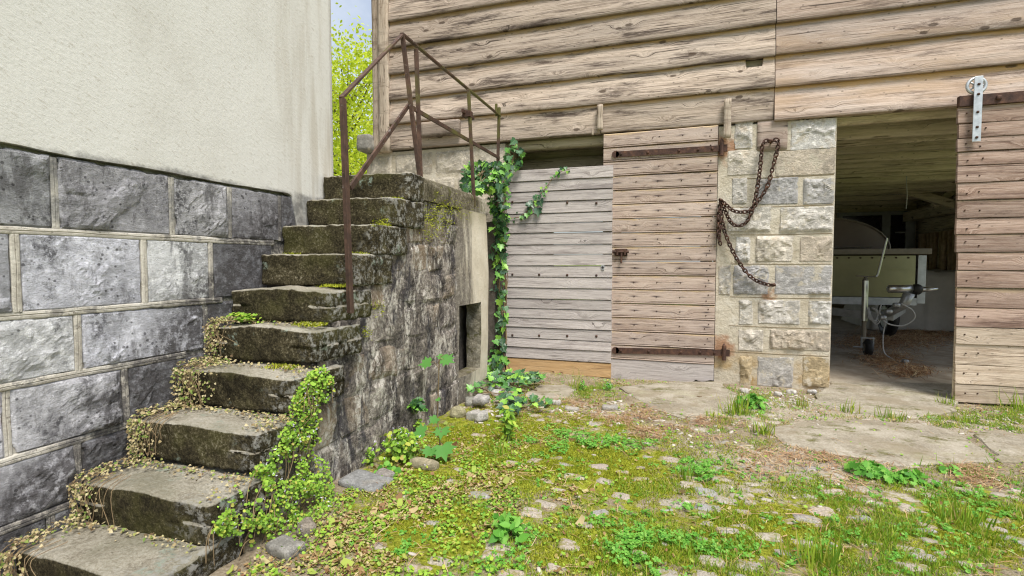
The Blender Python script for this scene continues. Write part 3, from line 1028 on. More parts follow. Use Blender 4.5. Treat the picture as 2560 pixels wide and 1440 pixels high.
gx0, gx1, gy0, gy1, gs = -2.4, 3.6, 0.3, 4.96, 0.03
ax = np.arange(gx0, gx1 + 1e-6, gs)
ay = np.arange(gy0, gy1 + 1e-6, gs)
GX, GY = np.meshgrid(ax, ay, indexing='ij')
GP = np.column_stack([GX.ravel(), GY.ravel()])
GV = np.column_stack([GP, gz(GP)])
nI, nJ = len(ax), len(ay)
ii, jj = np.meshgrid(np.arange(nI - 1), np.arange(nJ - 1), indexing='ij')
a0 = (ii * nJ + jj).ravel()
GF = np.column_stack([a0, a0 + nJ, a0 + nJ + 1, a0 + 1])
me = mesh('courtyard_ground', GV, GF, MT['soil'], True)
ca = me.color_attributes.new('cover', 'FLOAT_COLOR', 'POINT')
cc = np.column_stack([cover(GP, 'moss'), cover(GP, 'sand'), cover(GP, 'litter'), np.ones(len(GP))])
ca.data.foreach_set('color', cc.ravel())
ground = tag(ob('courtyard_ground', me), 'mossy cobbled courtyard ground in front of the barn', 'ground', kind='structure')

far = MB()
far.add([(-400, -400, -0.09), (400, -400, -0.09), (400, 400, -0.09), (-400, 400, -0.09)], [(0, 1, 2, 3)])
tag(far.build('surrounding_ground', MT['far'], loc=(0, 0, 0)), 'grassy ground around the buildings', 'ground', kind='structure')
# upper yard behind the house, level with the landing
up = MB()
up.add([(-60, 2.9, 1.5), (-3.45, 2.9, 1.5), (-3.45, 13.5, 1.5), (-60, 13.5, 1.5)], [(0, 1, 2, 3)])
up.add([(-60, 13.5, 1.5), (-3.45, 13.5, 1.5), (-3.45, 60, 2.4), (-60, 60, 2.4)], [(0, 1, 2, 3)])
up.add([(-3.45, 2.9, 1.5), (-3.45, 2.9, -.1), (-3.45, 13.5, -.1), (-3.45, 13.5, 1.5)], [(0, 1, 2, 3)])
tag(up.build('upper_yard', MT['far'], loc=(0, 0, 0)), 'grassy upper yard behind the house', 'ground', kind='structure')

# concrete slabs
for k, q in enumerate(SLABS):
    q3 = np.column_stack([q, np.zeros(len(q))])
    pts = []
    for i in range(len(q3)):
        a, b = q3[i], q3[(i + 1) % len(q3)]
        n = max(2, int(np.linalg.norm(b - a) / 0.05))
        for t in range(n):
            pts.append(a + (b - a) * t / n)
    pts = np.array(pts)
    pts[:, :2] += 0.075 * np.stack([fbm(pts * 6 + k, 5, 1), fbm(pts * 6 + k + 40, 5, 2)], -1)
    c = pts.mean(0)
    zt = 0.009 if k != 2 else 0.004
    ring = pts.copy()
    ring[:, 2] = zt - 0.008
    inn = c + (pts - c) * 0.965
    inn[:, 2] = zt
    bot = pts.copy()
    bot[:, 2] = -0.06
    n = len(pts)
    V = np.vstack([bot, ring, inn, [[c[0], c[1], zt + 0.006]]])
    F = []
    for i in range(n):
        j = (i + 1) % n
        F += [(i, j, n + j, n + i), (n + i, n + j, 2 * n + j, 2 * n + i), (2 * n + i, 2 * n + j, 3 * n)]
    ob('concrete_slab', mesh('concrete_slab', V, F, MT['concrete'], False), ground)

# cobbles set in the ground
cob_me = []
for s_ in range(7):
    R_ = np.random.default_rng(100 + s_)
    V, F = rbox((0.5, R_.uniform(.34, .46), 0.28), (6, 5, 3), 0.22, 0.10, 2.2, s_)
    cob_me.append(mesh('cobblestone', V, F, MT['cobble'], True))
cands = []
row = 0
y = 1.35
while y < 4.3:
    x = -1.3 + rng.uniform(0, .1)
    while x < 2.9:
        L = rng.uniform(0.05, 0.135)
        cands.append((x + L / 2, y + rng.normal(0, .012) + 0.05 * math.sin(x * 1.7), L))
        x += L + rng.uniform(0.015, 0.05)
    y += rng.uniform(0.065, 0.09)
cands = np.array(cands)
keep = ~onslab(cands[:, :2])
xp, yp = proj(np.column_stack([cands[:, :2], np.zeros(len(cands))]))
keep &= (xp > 870) & (xp < 2640) & (yp < 1500) & (yp > 1035)
pr = 0.24 + 0.55 * np.exp(-(((xp - 2000) / 380) ** 2 + ((yp - 1270) / 130) ** 2)) + 0.2 * np.exp(-(((xp - 1500) / 200) ** 2 + ((yp - 1180) / 80) ** 2)) + 0.3 * np.exp(-(((xp - 2450) / 200) ** 2 + ((yp - 1380) / 90) ** 2))
keep &= rng.uniform(0, 1, len(cands)) < pr
cands = cands[keep]
if len(cands) > 290:
    cands = cands[rng.permutation(len(cands))[:290]]
cz = gz(cands[:, :2])
for k, (x, y, L) in enumerate(cands):
    o = ob('cobblestone', cob_me[k % 7], ground, (x, y, cz[k] - L * 0.132 + rng.uniform(-.004, .003)), (rng.normal(0, .06), rng.normal(0, .06), rng.normal(0.05, .16) + (math.pi if k % 2 else 0)))
    o.scale = (L, L * rng.uniform(.55, .95), L * rng.uniform(.5, .7))
COB = cands

# ================================================================== HOUSE
house = thing('plastered_house', 'white plastered house with a grey rock-faced stone base beside the stairs', 'house', (-4.6, 0, 0))
XH = -2.15
path = [(XH, y) for y in np.linspace(-3, 2.80, 194)] + [(XH - .004, 2.825), (XH - .014, 2.845), (XH - .035, 2.857), (XH - .07, 2.86), (-3.5, 2.862), (-7.2, 2.862)]
path = np.array(path)
zrow = [0, .04, .09, .16, .26, .4, .6, .85, 1.15, 1.5, 2.0, 3.0, 4.6]
yy = path[:, 1]
zb = 1.452 + 0.008 * fbm(np.stack([yy * 7, 0 * yy, 0 * yy], -1), 4, 4)
zb = zb - 0.25 * sstep(2.43, 2.50, yy)
V = np.zeros((len(path), len(zrow), 3))
for j, dz in enumerate(zrow):
    z = zb * (1 - dz / 4.6) + 6.05 * dz / 4.6 if dz > .5 else zb + dz
    V[:, j, 0], V[:, j, 1], V[:, j, 2] = path[:, 0], path[:, 1], z
nb = 0.006 * fbm(V.reshape(-1, 3) * 2.5, 3, 9).reshape(V.shape[:2])
V[:194, :, 0] += nb[:194] + 0.003
lip = V[:, 0].copy()
lip[:194, 0] -= 0.035
lip[194:, 1] -= 0.03
k = len(zrow)
F = [(i * k + j, (i + 1) * k + j, (i + 1) * k + j + 1, i * k + j + 1) for i in range(len(path) - 1) for j in range(k - 1)]
base = V.size // 3
F += [(base + i, base + i + 1, (i + 1) * k, i * k) for i in range(len(path) - 1)]
ob('plaster_wall', mesh('plaster_wall', np.vstack([V.reshape(-1, 3), lip]), F, MT['plaster'], False), house).location = -WL[house]
b = MB()
b.box((-7.2, -3, 1.3), (-2.2, 2.80, 6.0))
b.box((-7.15, -2.95, -.15), (-2.42, 2.79, 1.3))
b.build('wall_body', MT['plaster'], house)
MB().box((-2.42, -3, -.12), (XH - .012, 2.70, 1.42)).build('foundation_wall', MT['ribbon'], house)
r_ = MB()
r_.add([(-7.6, -3.4, 6.0), (-1.95, -3.4, 6.0), (-1.95, 3.1, 6.0), (-7.6, 3.1, 6.0), (-4.7, -3.4, 8.0), (-4.7, 3.1, 8.0)], [(3, 2, 1, 0), (1, 2, 5, 4), (3, 0, 4, 5), (0, 1, 4), (2, 3, 5)])
r_.build('roof', MT['roof'], house)
ZC = [1.448, 1.166, .871, .635, .385, .154, -.1]
JY = [[-.6, -.1, .35, .80, 1.256, 1.705, 2.013, 2.355, 2.49], [-.5, .05, .6, 1.131, 1.57, 1.897, 2.30], [-.6, -.1, .3, .85, 1.314, 1.858, 2.25],
      [-.5, .2, .7, 1.091, 1.477, 2.0], [-.6, .0, .4, .9, 1.298, 1.75], [-.5, .2, .75, 1.2, 1.6]]
TINT0 = {(0, 3): (.20, .20, .205), (0, 4): (.22, .215, .225), (0, 5): (.25, .245, .25), (0, 6): (.19, .185, .195), (0, 7): (.13, .13, .14),
        (1, 2): (.24, .24, .255), (1, 3): (.40, .40, .435), (1, 4): (.74, .75, .80), (1, 5): (.13, .13, .14),
        (2, 3): (.60, .60, .63), (2, 4): (.37, .37, .40), (2, 5): (.14, .14, .15), (3, 2): (.40, .39, .41), (3, 3): (.36, .355, .37), (3, 4): (.15, .15, .16),
        (4, 3): (.32, .315, .33), (4, 4): (.14, .14, .15)}
TINT = {k_: tuple(min(.84, c_ * 1.72 + .05) for c_ in v_) for k_, v_ in TINT0.items()}
sid = 0
for ci in range(6):
    z1, z0 = ZC[ci], ZC[ci + 1]
    for si in range(len(JY[ci]) - 1):
        y0, y1 = JY[ci][si], JY[ci][si + 1]
        sid += 1
        w, hh = y1 - y0 - .018, z1 - z0 - .016
        V, F = stone_face(w, hh, 0.02, 40 + sid, 0.022 if TINT.get((ci, si), (0,))[0] < .7 else .015, 0.011 if y1 > 1.0 else .04, 0.028, 0.010, 6)
        o = ob('stone_block', mesh('stone_block', V, F, MT['house_stone'], False), house, (XH - .002, (y0 + y1) / 2, (z0 + z1) / 2), (0, 0, rad(90)), TINT.get((ci, si), (.42, .42, .43)))
RIB = [(.012, -.014), (.001, -.0135), (-.002, -.010), (-.003, -.003), (.001, -.0005), (-.003, .002), (-.002, .010), (.001, .0135), (.012, .014)]
YEND = [2.30, 1.95, 1.75, 1.50, 1.30]
for ci in range(1, 6):
    V, F = extrude(RIB, YEND[ci - 1] + .6, 120, 0.009, ci)
    ob('mortar_joint', mesh('mortar_joint', V, F, MT['ribbon'], False), house, (XH - .002, -.6, ZC[ci]), (0, 0, rad(90)))
for ci in range(6):
    for y0 in JY[ci][1:-1]:
        if y0 < -.2:
            continue
        z1, z0 = ZC[ci] - .014, ZC[ci + 1] + .014
        V, F = extrude(RIB, z1 - z0, 14, 0.008, int(y0 * 100))
        V = V[:, [2, 1, 0]]
        ob('mortar_joint', mesh('mortar_joint', V, [f[::-1] for f in F], MT['ribbon'], False), house, (XH - .004, y0, z0), (0, 0, rad(90)))

# ================================================================== STAIRCASE
stair = thing('stone_staircase', 'old mossy stone staircase climbing between house wall and courtyard', 'staircase', (-1.85, 2.0, 0))
SY = [2.71, 2.555, 2.35, 2.19, 1.99, 1.865, 1.70, 1.50, 1.285, 1.075]
SZ = [1.595, 1.43, 1.262, 1.10, .935, .765, .588, .42, .245, .10]
SXR = [-1.54, -1.54, -1.545, -1.55, -1.56, -1.535, -1.515, -1.51, -1.505, -1.50]
for i in range(10):
    xl = -2.135
    w = SXR[i] - xl
    d = .36 if i else .2
    hgt = .162 if i < 9 else .2
    V, F = rbox((w / 2, d / 2, hgt / 2), (48, 20, 13), .009, .010, 15.0, 300 + i, 5)
    # worn, slightly bowed front edge and chipped right end
    fy = V[:, 1] < 0
    V[:, 1] -= np.where(fy, .010 * (1 - (V[:, 0] / (w / 2)) ** 2), 0)
    V[:, 1] += np.where(fy, .018 * sstep(w / 2 - .22, w / 2, V[:, 0]), 0)
    V[:, 2] -= np.where(V[:, 2] > 0, .018 * sstep(.0, 1, np.abs(V[:, 0]) / w * 2) * (i > 3), 0)
    V = V + (.005 * fbm(V * 38, 3, 70 + i))[:, None] * np.sign(V) * (np.abs(V) > np.array([w / 2, d / 2, hgt / 2]) - .03)
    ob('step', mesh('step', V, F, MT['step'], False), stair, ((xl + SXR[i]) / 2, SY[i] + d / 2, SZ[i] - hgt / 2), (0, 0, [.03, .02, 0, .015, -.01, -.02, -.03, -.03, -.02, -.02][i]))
prof = [(SY[9] + .06, -.1)]
for i in range(9, -1, -1):
    prof += [(SY[i] + .05, SZ[i] - .12), (SY[i - 1] + .05 if i else 2.9, SZ[i] - .12)]
prof += [(3.46, 1.45), (3.46, -.1)]
V, F = extrude(prof, .545)
ob('rubble_core', mesh('rubble_core', V, F, MT['core']), stair, (-2.148, 0, 0))
MB().box((-3.4, 2.90, -.1), (-1.95, 4.86, 1.455)).box((-1.95, 3.86, -.1), (-1.72, 4.2, 1.455)).build('landing_core', MT['core'], stair)
ROWZ = [-.04, .19, .40, .60, .79, .98, 1.16, 1.32, 1.462]
bs = 0
for r in range(8):
    z0, z1 = ROWZ[r], ROWZ[r + 1]
    ys = None
    for i in range(9, -1, -1):
        if SZ[i] >= z1 + .015:
            ys = SY[i] + .03
            break
    y = ys
    while y < 3.47:
        L = rng.uniform(.13, .46)
        y1 = min(y + L, 3.485)
        if 3.485 - y1 < .14:
            y1 = 3.485
        bs += 1
        dz0, dz1 = rng.normal(0, .008, 2)
        V, F = stone_face(y1 - y - rng.uniform(.004, .016), z1 - z0 - rng.uniform(.002, .014), .06, 500 + bs, rng.uniform(.008, .016), .018, .05, .012, 4)
        V[:, 2] += 0.05 * fbm(np.column_stack([V[:, 0] * 3 + y + 9 * r, V[:, 2] * 3 + r, V[:, 2] * 0]), 2, 5)
        V[:, 0] += 0.05 * fbm(np.column_stack([V[:, 0] * 3 + bs, V[:, 2] * 5 + r, V[:, 2] * 0]), 2, 6)
        ob('flank_stone', mesh('flank_stone', V, F, MT['flank'], False), stair, (-1.570 + rng.normal(0, .004), (y + y1) / 2, (z0 + z1) / 2), (rng.normal(0, .05), 0, rad(90)))
        y = y1
# rough mortar between the flank stones
my, mz = np.arange(1.2, 3.50, .025), np.arange(-.05, 1.47, .025)
MY, MZ = np.meshgrid(my, mz, indexing='ij')
V = np.stack([-1.5705 + .022 * fbm(np.stack([MY * 9, MZ * 9, 0 * MY], -1), 4, 77), MY, MZ], -1).reshape(-1, 3)
F = []
for i in range(len(my) - 1):
    st_ = max([SZ[k_] - .04 for k_ in range(10) if SY[k_] + .04 <= my[i]] + [-.06])
    for j in range(len(mz) - 1):
        if mz[j + 1] <= st_:
            a_ = i * len(mz) + j
            F.append((a_, a_ + len(mz), a_ + len(mz) + 1, a_ + 1))
ob('flank_mortar', mesh('flank_mortar', V, F, MT['flank'], True), stair)
# plastered end of the block with a niche
pl = smooth_path([(-1.63, 3.40, 0), (-1.572, 3.47, 0), (-1.553, 3.6, 0), (-1.553, 3.8, 0), (-1.556, 3.95, 0), (-1.575, 4.08, 0), (-1.62, 4.18, 0), (-1.72, 4.24, 0), (-1.86, 4.28, 0), (-1.88, 4.5, 0), (-1.88, 4.88, 0)], 10)
zz_ = np.array([-.06, .04, .12, .2, .29, .38, .47, .56, .65, .74, .83, .92, 1.01, 1.10, 1.19, 1.28, 1.37, 1.462])
V = np.zeros((len(pl), len(zz_), 3))
V[..., 0] = pl[:, 0:1]
V[..., 1] = pl[:, 1:2]
V[..., 2] = zz_[None]
bul = 0.012 * fbm(V.reshape(-1, 3) * 4, 4, 21).reshape(V.shape[:2]) + 0.02 * np.sin(np.clip(zz_ / 1.46, 0, 1) * math.pi)[None]
V[..., 0] += bul
k = len(zz_)
F, hole = [], []
for i in range(len(pl) - 1):
    for j in range(k - 1):
        q = (i * k + j, (i + 1) * k + j, (i + 1) * k + j + 1, i * k + j + 1)
        ym = (pl[i, 1] + pl[i + 1, 1]) / 2
        zm = (zz_[j] + zz_[j + 1]) / 2
        if 3.475 < ym < 3.86 and .2 < zm < .74:
            hole.append(q)
        else:
            F.append(q)
Vf = V.reshape(-1, 3)
cnt = {}
for q in hole:
    for a, b_ in zip(q, q[1:] + q[:1]):
        cnt[(a, b_)] = 1
ext = [e for e in cnt if (e[1], e[0]) not in cnt]
ids = sorted({i for e in ext for i in e})
mp = {}
add = []
for i in ids:
    v = Vf[i].copy()
    v[0] = -1.665
    v[1] += .012 * math.sin(v[2] * 31)
    mp[i] = len(Vf) + len(add)
    add.append(v)
Vf = np.vstack([Vf, add])
NF = [(a, b_, mp[b_], mp[a]) for a, b_ in ext]
ob('niche_reveal', mesh('niche_reveal', Vf, NF, MT['landing'], False), stair)
Vf = Vf[:len(Vf) - len(add)]
ob('plaster_flank', mesh('plaster_flank', Vf, F, MT['lime'], True), stair)
lo = [(-4.2, 2.895), (-1.545, 2.895), (-1.543, 3.2), (-1.543, 3.6), (-1.545, 3.9), (-1.56, 4.06), (-1.605, 4.17), (-1.70, 4.235), (-1.80, 4.26), (-1.86, 4.30), (-1.87, 4.88), (-4.2, 4.88)]
lo = np.array([(x, y, 0) for x, y in lo])
rings = []
for z, ins in ((1.455, .012), (1.475, .010), (1.56, .008), (1.588, .016), (1.602, .04)):
    c = np.array([-2.6, 3.9, 0])
    dirv = (lo - c) / np.linalg.norm(lo - c, axis=1)[:, None]
    q = lo - dirv * ins
    q[:, 2] = z
    rings.append(q)
V = np.vstack(rings)
n = len(lo)
F = [(r * n + i, r * n + (i + 1) % n, (r + 1) * n + (i + 1) % n, (r + 1) * n + i) for r in range(4) for i in range(n)]
F.append(tuple(range(4 * n, 5 * n)))
ob('landing_slab', mesh('landing_slab', V, F, MT['landing'], False), stair)


def tufts(pos, nrm, size, jitter=0.6):
    nn = nrm + rng.normal(0, jitter, pos.shape)
    return scatter(BLADE[0], BLADE[1], pos, frames(nn, rng.uniform(0, 6.28, len(pos))), size)


# moss on stair edges and the flank
mp_, mn_ = [], []
for i, x0, x1, n in ((1, -1.66, -1.56, 160), (2, -1.64, -1.56, 260), (4, -1.72, -1.56, 320), (5, -1.70, -1.56, 300), (6, -1.75, -1.6, 200), (3, -1.65, -1.56, 80), (3, -2.1, -2.0, 60)):
    yb = SY[i - 1]
    P = np.column_stack([rng.uniform(x0, x1, n), yb - np.abs(rng.normal(0, .035, n)), np.full(n, SZ[i] + .001)])
    mp_.append(P)
    mn_.append(np.tile([0, 0, 1.0], (n, 1)))
for cx, cy, sx_, sy_, n in ((1095, 545, 20, 22, 420), (1075, 560, 10, 25, 160), (1140, 520, 20, 14, 120), (955, 555, 12, 6, 80), (945, 770, 8, 10, 60), (915, 830, 8, 8, 50)):
    for _ in range(n):
        q = pX(rng.normal(cx, sx_), rng.normal(cy, sy_), -1.548)
        mp_.append(q[None])
        mn_.append(np.array([[1, -.2, -.1]]))
mp_, mn_ = np.concatenate(mp_), np.concatenate(mn_)
V, F = tufts(mp_, mn_, np.column_stack([rng.uniform(.03, .06, len(mp_)), rng.uniform(.008, .016, len(mp_)), rng.uniform(.010, .020, len(mp_))]))
tag(ob('moss', mesh('moss', V, F, MT['moss']), stair), kind='stuff')

# ================================================================== HANDRAIL
rail = thing('iron_handrail', 'rusty angled iron handrail rising along the stairs and landing', 'handrail', (-1.6, 2.9, 1.6))


def angle_post(a, b, w, name='post'):
    a, b = np.array(a, float), np.array(b, float)
    m_ = MB()
    m_.bar(a, b, w, .006)
    off = np.array([w / 2, 0, 0])
    m_.bar(a - off * .98 + [0, -w / 2, 0], b - off * .98 + [0, -w / 2, 0], .006, w)
    return m_.build(name, MT['rail'], rail)


P1b, P1t = pX(875, 757, -1.53), pX(856, 246, -1.53)
APX = np.array(pX(1006, 86, -1.62))
XR = -1.62
ENDT = np.array([XR, 4.57, APX[2] - .01])
MIDA, MIDB, MIDC = pX(876, 470, -1.535), pX(1021, 264, XR), np.array([XR, 4.55, 2.035])


def sqbar(a, b, w, h, name):
    return MB().bar(a, b, w, h).build(name, MT['rail'], rail, bevel=.002)


sqbar(P1b - [0, 0, .05], P1t, .024, .020, 'post')
sqbar(P1b + [.019, -.012, -.05], P1t + [.019, -.012, -.004], .006, .028, 'post_flange')
sqbar(P1t + [0, -.01, .0], APX, .024, .012, 'top_rail')
sqbar(APX + [0, -.01, 0.002], ENDT, .024, .012, 'top_rail')
sqbar(np.array([-1.575, 2.93, 1.56]), APX - [0, 0, .005], .024, .020, 'leaning_post')
sqbar(np.array([-1.60, 2.985, 1.53]), np.array([XR, 2.972, APX[2] - .02]), .028, .012, 'post')
sqbar(np.array([-1.555, 3.775, 1.50]), np.array([XR + .02, 3.772, APX[2] - .02]), .025, .018, 'post')
sqbar(np.array([XR - .03, 4.555, 1.56]), np.array([XR, 4.548, 2.50]), .024, .024, 'post')
sqbar(np.array([XR - .012, 4.50, 2.41]), np.array([XR - .012, 4.50, 2.52]), .02, .02, 'end_stub')
sqbar(MIDA, MIDB, .012, .028, 'middle_rail')
sqbar(MIDB, MIDC, .012, .028, 'middle_rail')
b = MB()
b.bar((XR + .0, 3.70, 2.235), (XR + .0, 3.92, 2.235), .018, .026)
b.box((XR - .02, 3.74, 2.20), (XR + .045, 3.80, 2.245))
b.build('latch', MT['rust'], rail)

# ================================================================== BARN
YB = 4.9
barn = thing('timber_barn', 'weathered timber barn with horizontal boards over a stone ground floor', 'barn', (0.5, YB, 0))


def siding_prof(h, flat=False):
    if flat:
        return [(.03, 0), (-.022, 0), (-.028, .008), (-.028, h * .5), (-.024, h - .01), (-.01, h + .01), (.03, h + .01)]
    return [(.03, .006), (-.046, .0), (-.052, .003), (-.055, .014), (-.053, .05), (-.046, .10), (-.038, .15), (-.030, .20), (-.018, h - .01), (-.014, h + .006), (.03, h + .006)]


def siding(x0, x1, z0, z1, mat, seed, flat=False, zf=None):
    V, F = extrude(siding_prof(z1 - z0, flat), x1 - x0, max(6, int((x1 - x0) / (.012 if zf else .06))), .006, seed, zf)
    return ob('siding_board', mesh('siding_board', V, F, MT[mat], False), barn, (x0, YB + .025, z0))


LZ = [2.545, 2.803, 3.07, 3.345, 3.62, 3.89, 4.16, 4.43]
RZ = [2.542, 2.81, 3.07, 3.34, 3.615, 3.885, 4.16, 4.43]


def notch(V):
    m_ = (V[..., 0] > 3.50) & (V[..., 0] < 3.63) & (V[..., 2] > .19)
    V[..., 2] = np.where(m_, .19, V[..., 2])
    return V


for i in range(7):
    siding(-2.985, .733, LZ[i], LZ[i + 1], 'siding', 700 + i, zf=notch if i == 0 else None)
    siding(.739, 5.0, RZ[i], RZ[i + 1], 'siding_warm', 720 + i)
siding(-2.985, -.735, 2.281, 2.545, 'siding', 740, True)
siding(-.728, .733, 2.276, 2.545, 'siding', 741, True)
siding(.739, 5.0, 2.262, 2.542, 'siding_warm', 742)
b = MB()
b.box((-3.1, YB + .062, 2.30), (5.0, YB + .10, 5.6))
b.box((-3.15, YB + .0, 4.43), (5.0, YB + .062, 5.6))
b.build('wall_backing', MT['inner_plank'], barn)
# corner post in two boards
for x0, x1, y0, s_ in ((-3.105, -2.992, 4.85, 0.0), (-3.20, -3.11, 4.885, 0.01)):
    V, F = rbox(((x1 - x0) / 2, .06, 1.72), (4, 3, 40), .008, .008, 5, int(x1 * -50))
    ob('corner_post', mesh('corner_post', V, F, MT['post'], False), barn, ((x0 + x1) / 2, y0 + .06, 2.255 + 1.72))
V, F = rbox((.085, .16, .09), (8, 8, 8), .03, .02, 9, 3)
ob('corner_stone', mesh('corner_stone', V, F, MT['pier_stone'], True), barn, (-3.27, YB + .05, 2.36), color=(.40, .38, .34))
# battens and block nailed on the boards
for k, (xa, ya, xb, yb) in enumerate(((1493, 262, 1507, 324), (1810, 248, 1827, 344), (1479, 320, 1484, 338))):
    a, c = pY(xa, ya, 4.86), pY(xb, yb, 4.86)
    V, F = rbox(((c[0] - a[0]) / 2, .014, (a[2] - c[2]) / 2), (3, 2, 10), .004, .006, 12, k)
    ob('batten', mesh('batten', V, F, MT['post'], False), barn, ((a[0] + c[0]) / 2, 4.862, (a[2] + c[2]) / 2))
a, c = pY(1053, 306, 4.84), pY(1148, 336, 4.84)
V, F = rbox(((c[0] - a[0]) / 2, .03, .075), (14, 3, 5), .006, .006, 8, 77)
ob('wooden_block', mesh('wooden_block', V, F, MT['siding'], False), barn, ((a[0] + c[0]) / 2, 4.85, (a[2] + c[2]) / 2))

# stone wall left of the doors
MB().box((-3.32, YB + .045, -.1), (-1.70, YB + .45, 2.262)).build('foundation_wall', MT['pier_mortar'], barn)
fz = [2.25, 1.98, 1.77, 1.52, 1.25, .95, .62, .30, -.05]
fs = 0
for r in range(8):
    x = -3.30
    while x < -1.72:
        w = rng.uniform(.26, .55)
        x1 = min(x + w, -1.70)
        if -1.70 - x1 < .12:
            x1 = -1.70
        fs += 1
        V, F = stone_face(x1 - x - .03, fz[r] - fz[r + 1] - .028, .03, 800 + fs, .022, .03, .05, .012, 5)
        t = rng.uniform(.9, 1.1)
        ob('foundation_stone', mesh('foundation_stone', V, F, MT['pier_stone'], False), barn, ((x + x1) / 2, YB + .04, (fz[r] + fz[r + 1]) / 2), color=(.62 * t, .56 * t, .46 * t))
        x = x1

# stone pier between door and gateway
pier = MB().box((.303, YB + .018, -.1), (1.212, YB + .48, 2.258)).build('stone_pier', MT['pier_mortar'], barn)
PR = [(298, 372, [(1835, 1885), (1977, 2078)]), (375, 437, [(1818, 1902), (1938, 2078)]), (444, 511, [(1829, 1869), (1888, 1997), (2008, 2078)]),
      (517, 580, [(1818, 1930), (1949, 2078)]), (589, 656, [(1837, 1877), (1888, 1985), (1999, 2078)]), (662, 740, [(1795, 1828), (1832, 1924), (1937, 2078)]),
      (748, 815, [(1846, 1884), (1894, 2002), (2021, 2078)]), (822, 882, [(1844, 1910), (1924, 2078)]), (889, 974, [(1848, 1881), (1893, 1985), (2006, 2078)])]
PT = [(.70, .655, .58), (.60, .565, .51), (.74, .71, .66), (.52, .50, .48), (.58, .50, .40), (.66, .62, .56), (.48, .465, .455), (.70, .635, .54)]
ps = 0
for ya, yb, xs_ in PR:
    for xa, xb in xs_:
        a, c = pY(xa, ya, YB), pY(xb, yb, YB)
        x0, x1 = a[0], min(c[0], 1.214)
        if xb == 2078:
            x1 = 1.214
        ps += 1
        w, hgt = x1 - x0, a[2] - c[2]
        V, F = stone_face(w - .004, hgt - .004, .03, 900 + ps, .030, .012, .035, .030, 6)
        tc = PT[(ps * 5) % 8]
        if ya == 889:
            tc = (.52, .41, .25) if xb != 1985 else (.52, .49, .45)
        ob('pier_stone', mesh('pier_stone', V, F, MT['pier_stone'], False), pier, ((x0 + x1) / 2, YB + .014, (a[2] + c[2]) / 2), color=tc)
a, c = pY(1894, 302, YB), pY(1969, 372, YB)
V, F = rbox(((c[0] - a[0]) / 2, .03, (a[2] - c[2]) / 2), (6, 2, 6), .006, .006, 8, 5)
ob('beam_end', mesh('beam_end', V, F, MT['door_pink'], False), pier, ((a[0] + c[0]) / 2, YB + .036, (a[2] + c[2]) / 2))
# thin dark bars standing in for the shadow lines of scored mortar joints
for (ya, yb, xs_), nxt in zip(PR[:-1], PR[1:]):
    zj = pY(1960, (yb + nxt[0]) / 2 + 1, YB)[2]
    b = MB()
    b.bar((.42, YB + .0175, zj + .002), (.82, YB + .0175, zj - .002), .004, .004)
    b.bar((.82, YB + .0175, zj - .002), (1.20, YB + .0175, zj + .001), .004, .004)
    b.build('joint_shadow_line', MT['stem'], pier)


def board_prof(h, th=.026, lap=.007, bead=False):
    if bead:
        return [(th, .001), (-.006, .001), (-.009, .006), (-.006, .011), (.008, .0135), (-.005, .018), (-.004, h - .010), (.006, h - .002), (th, h - .001)]
    return [(th, .003), (-lap, .003), (-lap - .0015, .006), (-.001, h - .004), (.005, h - .0005), (th, h - .0005)]


# --- left door (grey, horizontal boards)
dl = MB()
for x in (-1.60, -.70):
    dl.box((x, YB - .002, 0.0), (x + .10, YB + .03, 1.96))
dl = dl.build('plank_door', MT['inner_wood'], barn)
tag(dl, 'lower grey door of narrow boards, gap above it')
zt, zb_ = 1.972, .105
n = 18
hs_ = rng.uniform(.88, 1.12, n)
hs_ = np.concatenate([[0], np.cumsum(hs_ / hs_.sum())]) * (zt - zb_) + zb_
for i in range(n):
    z0, h_ = hs_[i], hs_[i + 1] - hs_[i]
    V, F = extrude(board_prof(h_), 1.052, 16, .0022, 1000 + i)
    ob('door_board', mesh('door_board', V, F, MT['door_grey'], False), dl, (-1.664 + rng.normal(0, .002), YB - .030 + rng.normal(0, .001), z0), (0, rng.normal(0, .0015), 0))
V, F = extrude(board_prof(.138), 1.048, 16, .002, 1050)
tag(ob('door_board', mesh('door_board', V, F, MT['door_orange'], False), dl, (-1.662, YB - .029, -.035)), 'fresh orange plank at the foot of the door')
bv, bf = rbox((.011, .006, .011), (3, 2, 3), .006)
bolt_me = mesh('bolt', bv, bf, MT['rust'], True)
for yy_ in (505, 686, 838):
    for xx_ in (1281, 1348, 1418, 1491):
        q = pY(xx_, yy_ + (xx_ - 1281) * .012, YB - .038)
        ob('bolt', bolt_me, dl, q)
q = pY(1507, 668, YB - .038)
b = MB()
b.tube([(q[0], q[1] + .004, q[2] + .006), (q[0], q[1] - .003, q[2] + .006)], .017, 12)
b.box((q[0] - .013, q[1] - .003, q[2] - .026), (q[0] + .013, q[1] + .004, q[2]))
b.build('keyhole_plate', MT['galv'], dl)
MB().box((q[0] - .004, q[1] - .006, q[2] - .014), (q[0] + .004, q[1] - .001, q[2] + .010)).build('keyhole', MT['pane'], dl)

# --- right door (pale, beaded boards)
dr = MB()
for x in (-.64, .17):
    dr.box((x, YB + .03, 0.0), (x + .10, YB + .06, 2.22))
dr = dr.build('plank_door', MT['inner_wood'], barn)
tag(dr, 'tall pale door of beaded boards with two strap hinges')
nb_ = 16
for i in range(nb_):
    h_ = (2.268 - .150) / nb_
    V, F = extrude(board_prof(h_, bead=True), 1.0, 16, .0028, 1100 + i)
    ob('door_board', mesh('door_board', V, F, MT['door_pink'], False), dr, (-.703, YB - .001 + rng.normal(0, .0012), .150 + i * h_), (0, rng.normal(0, .0015), 0))


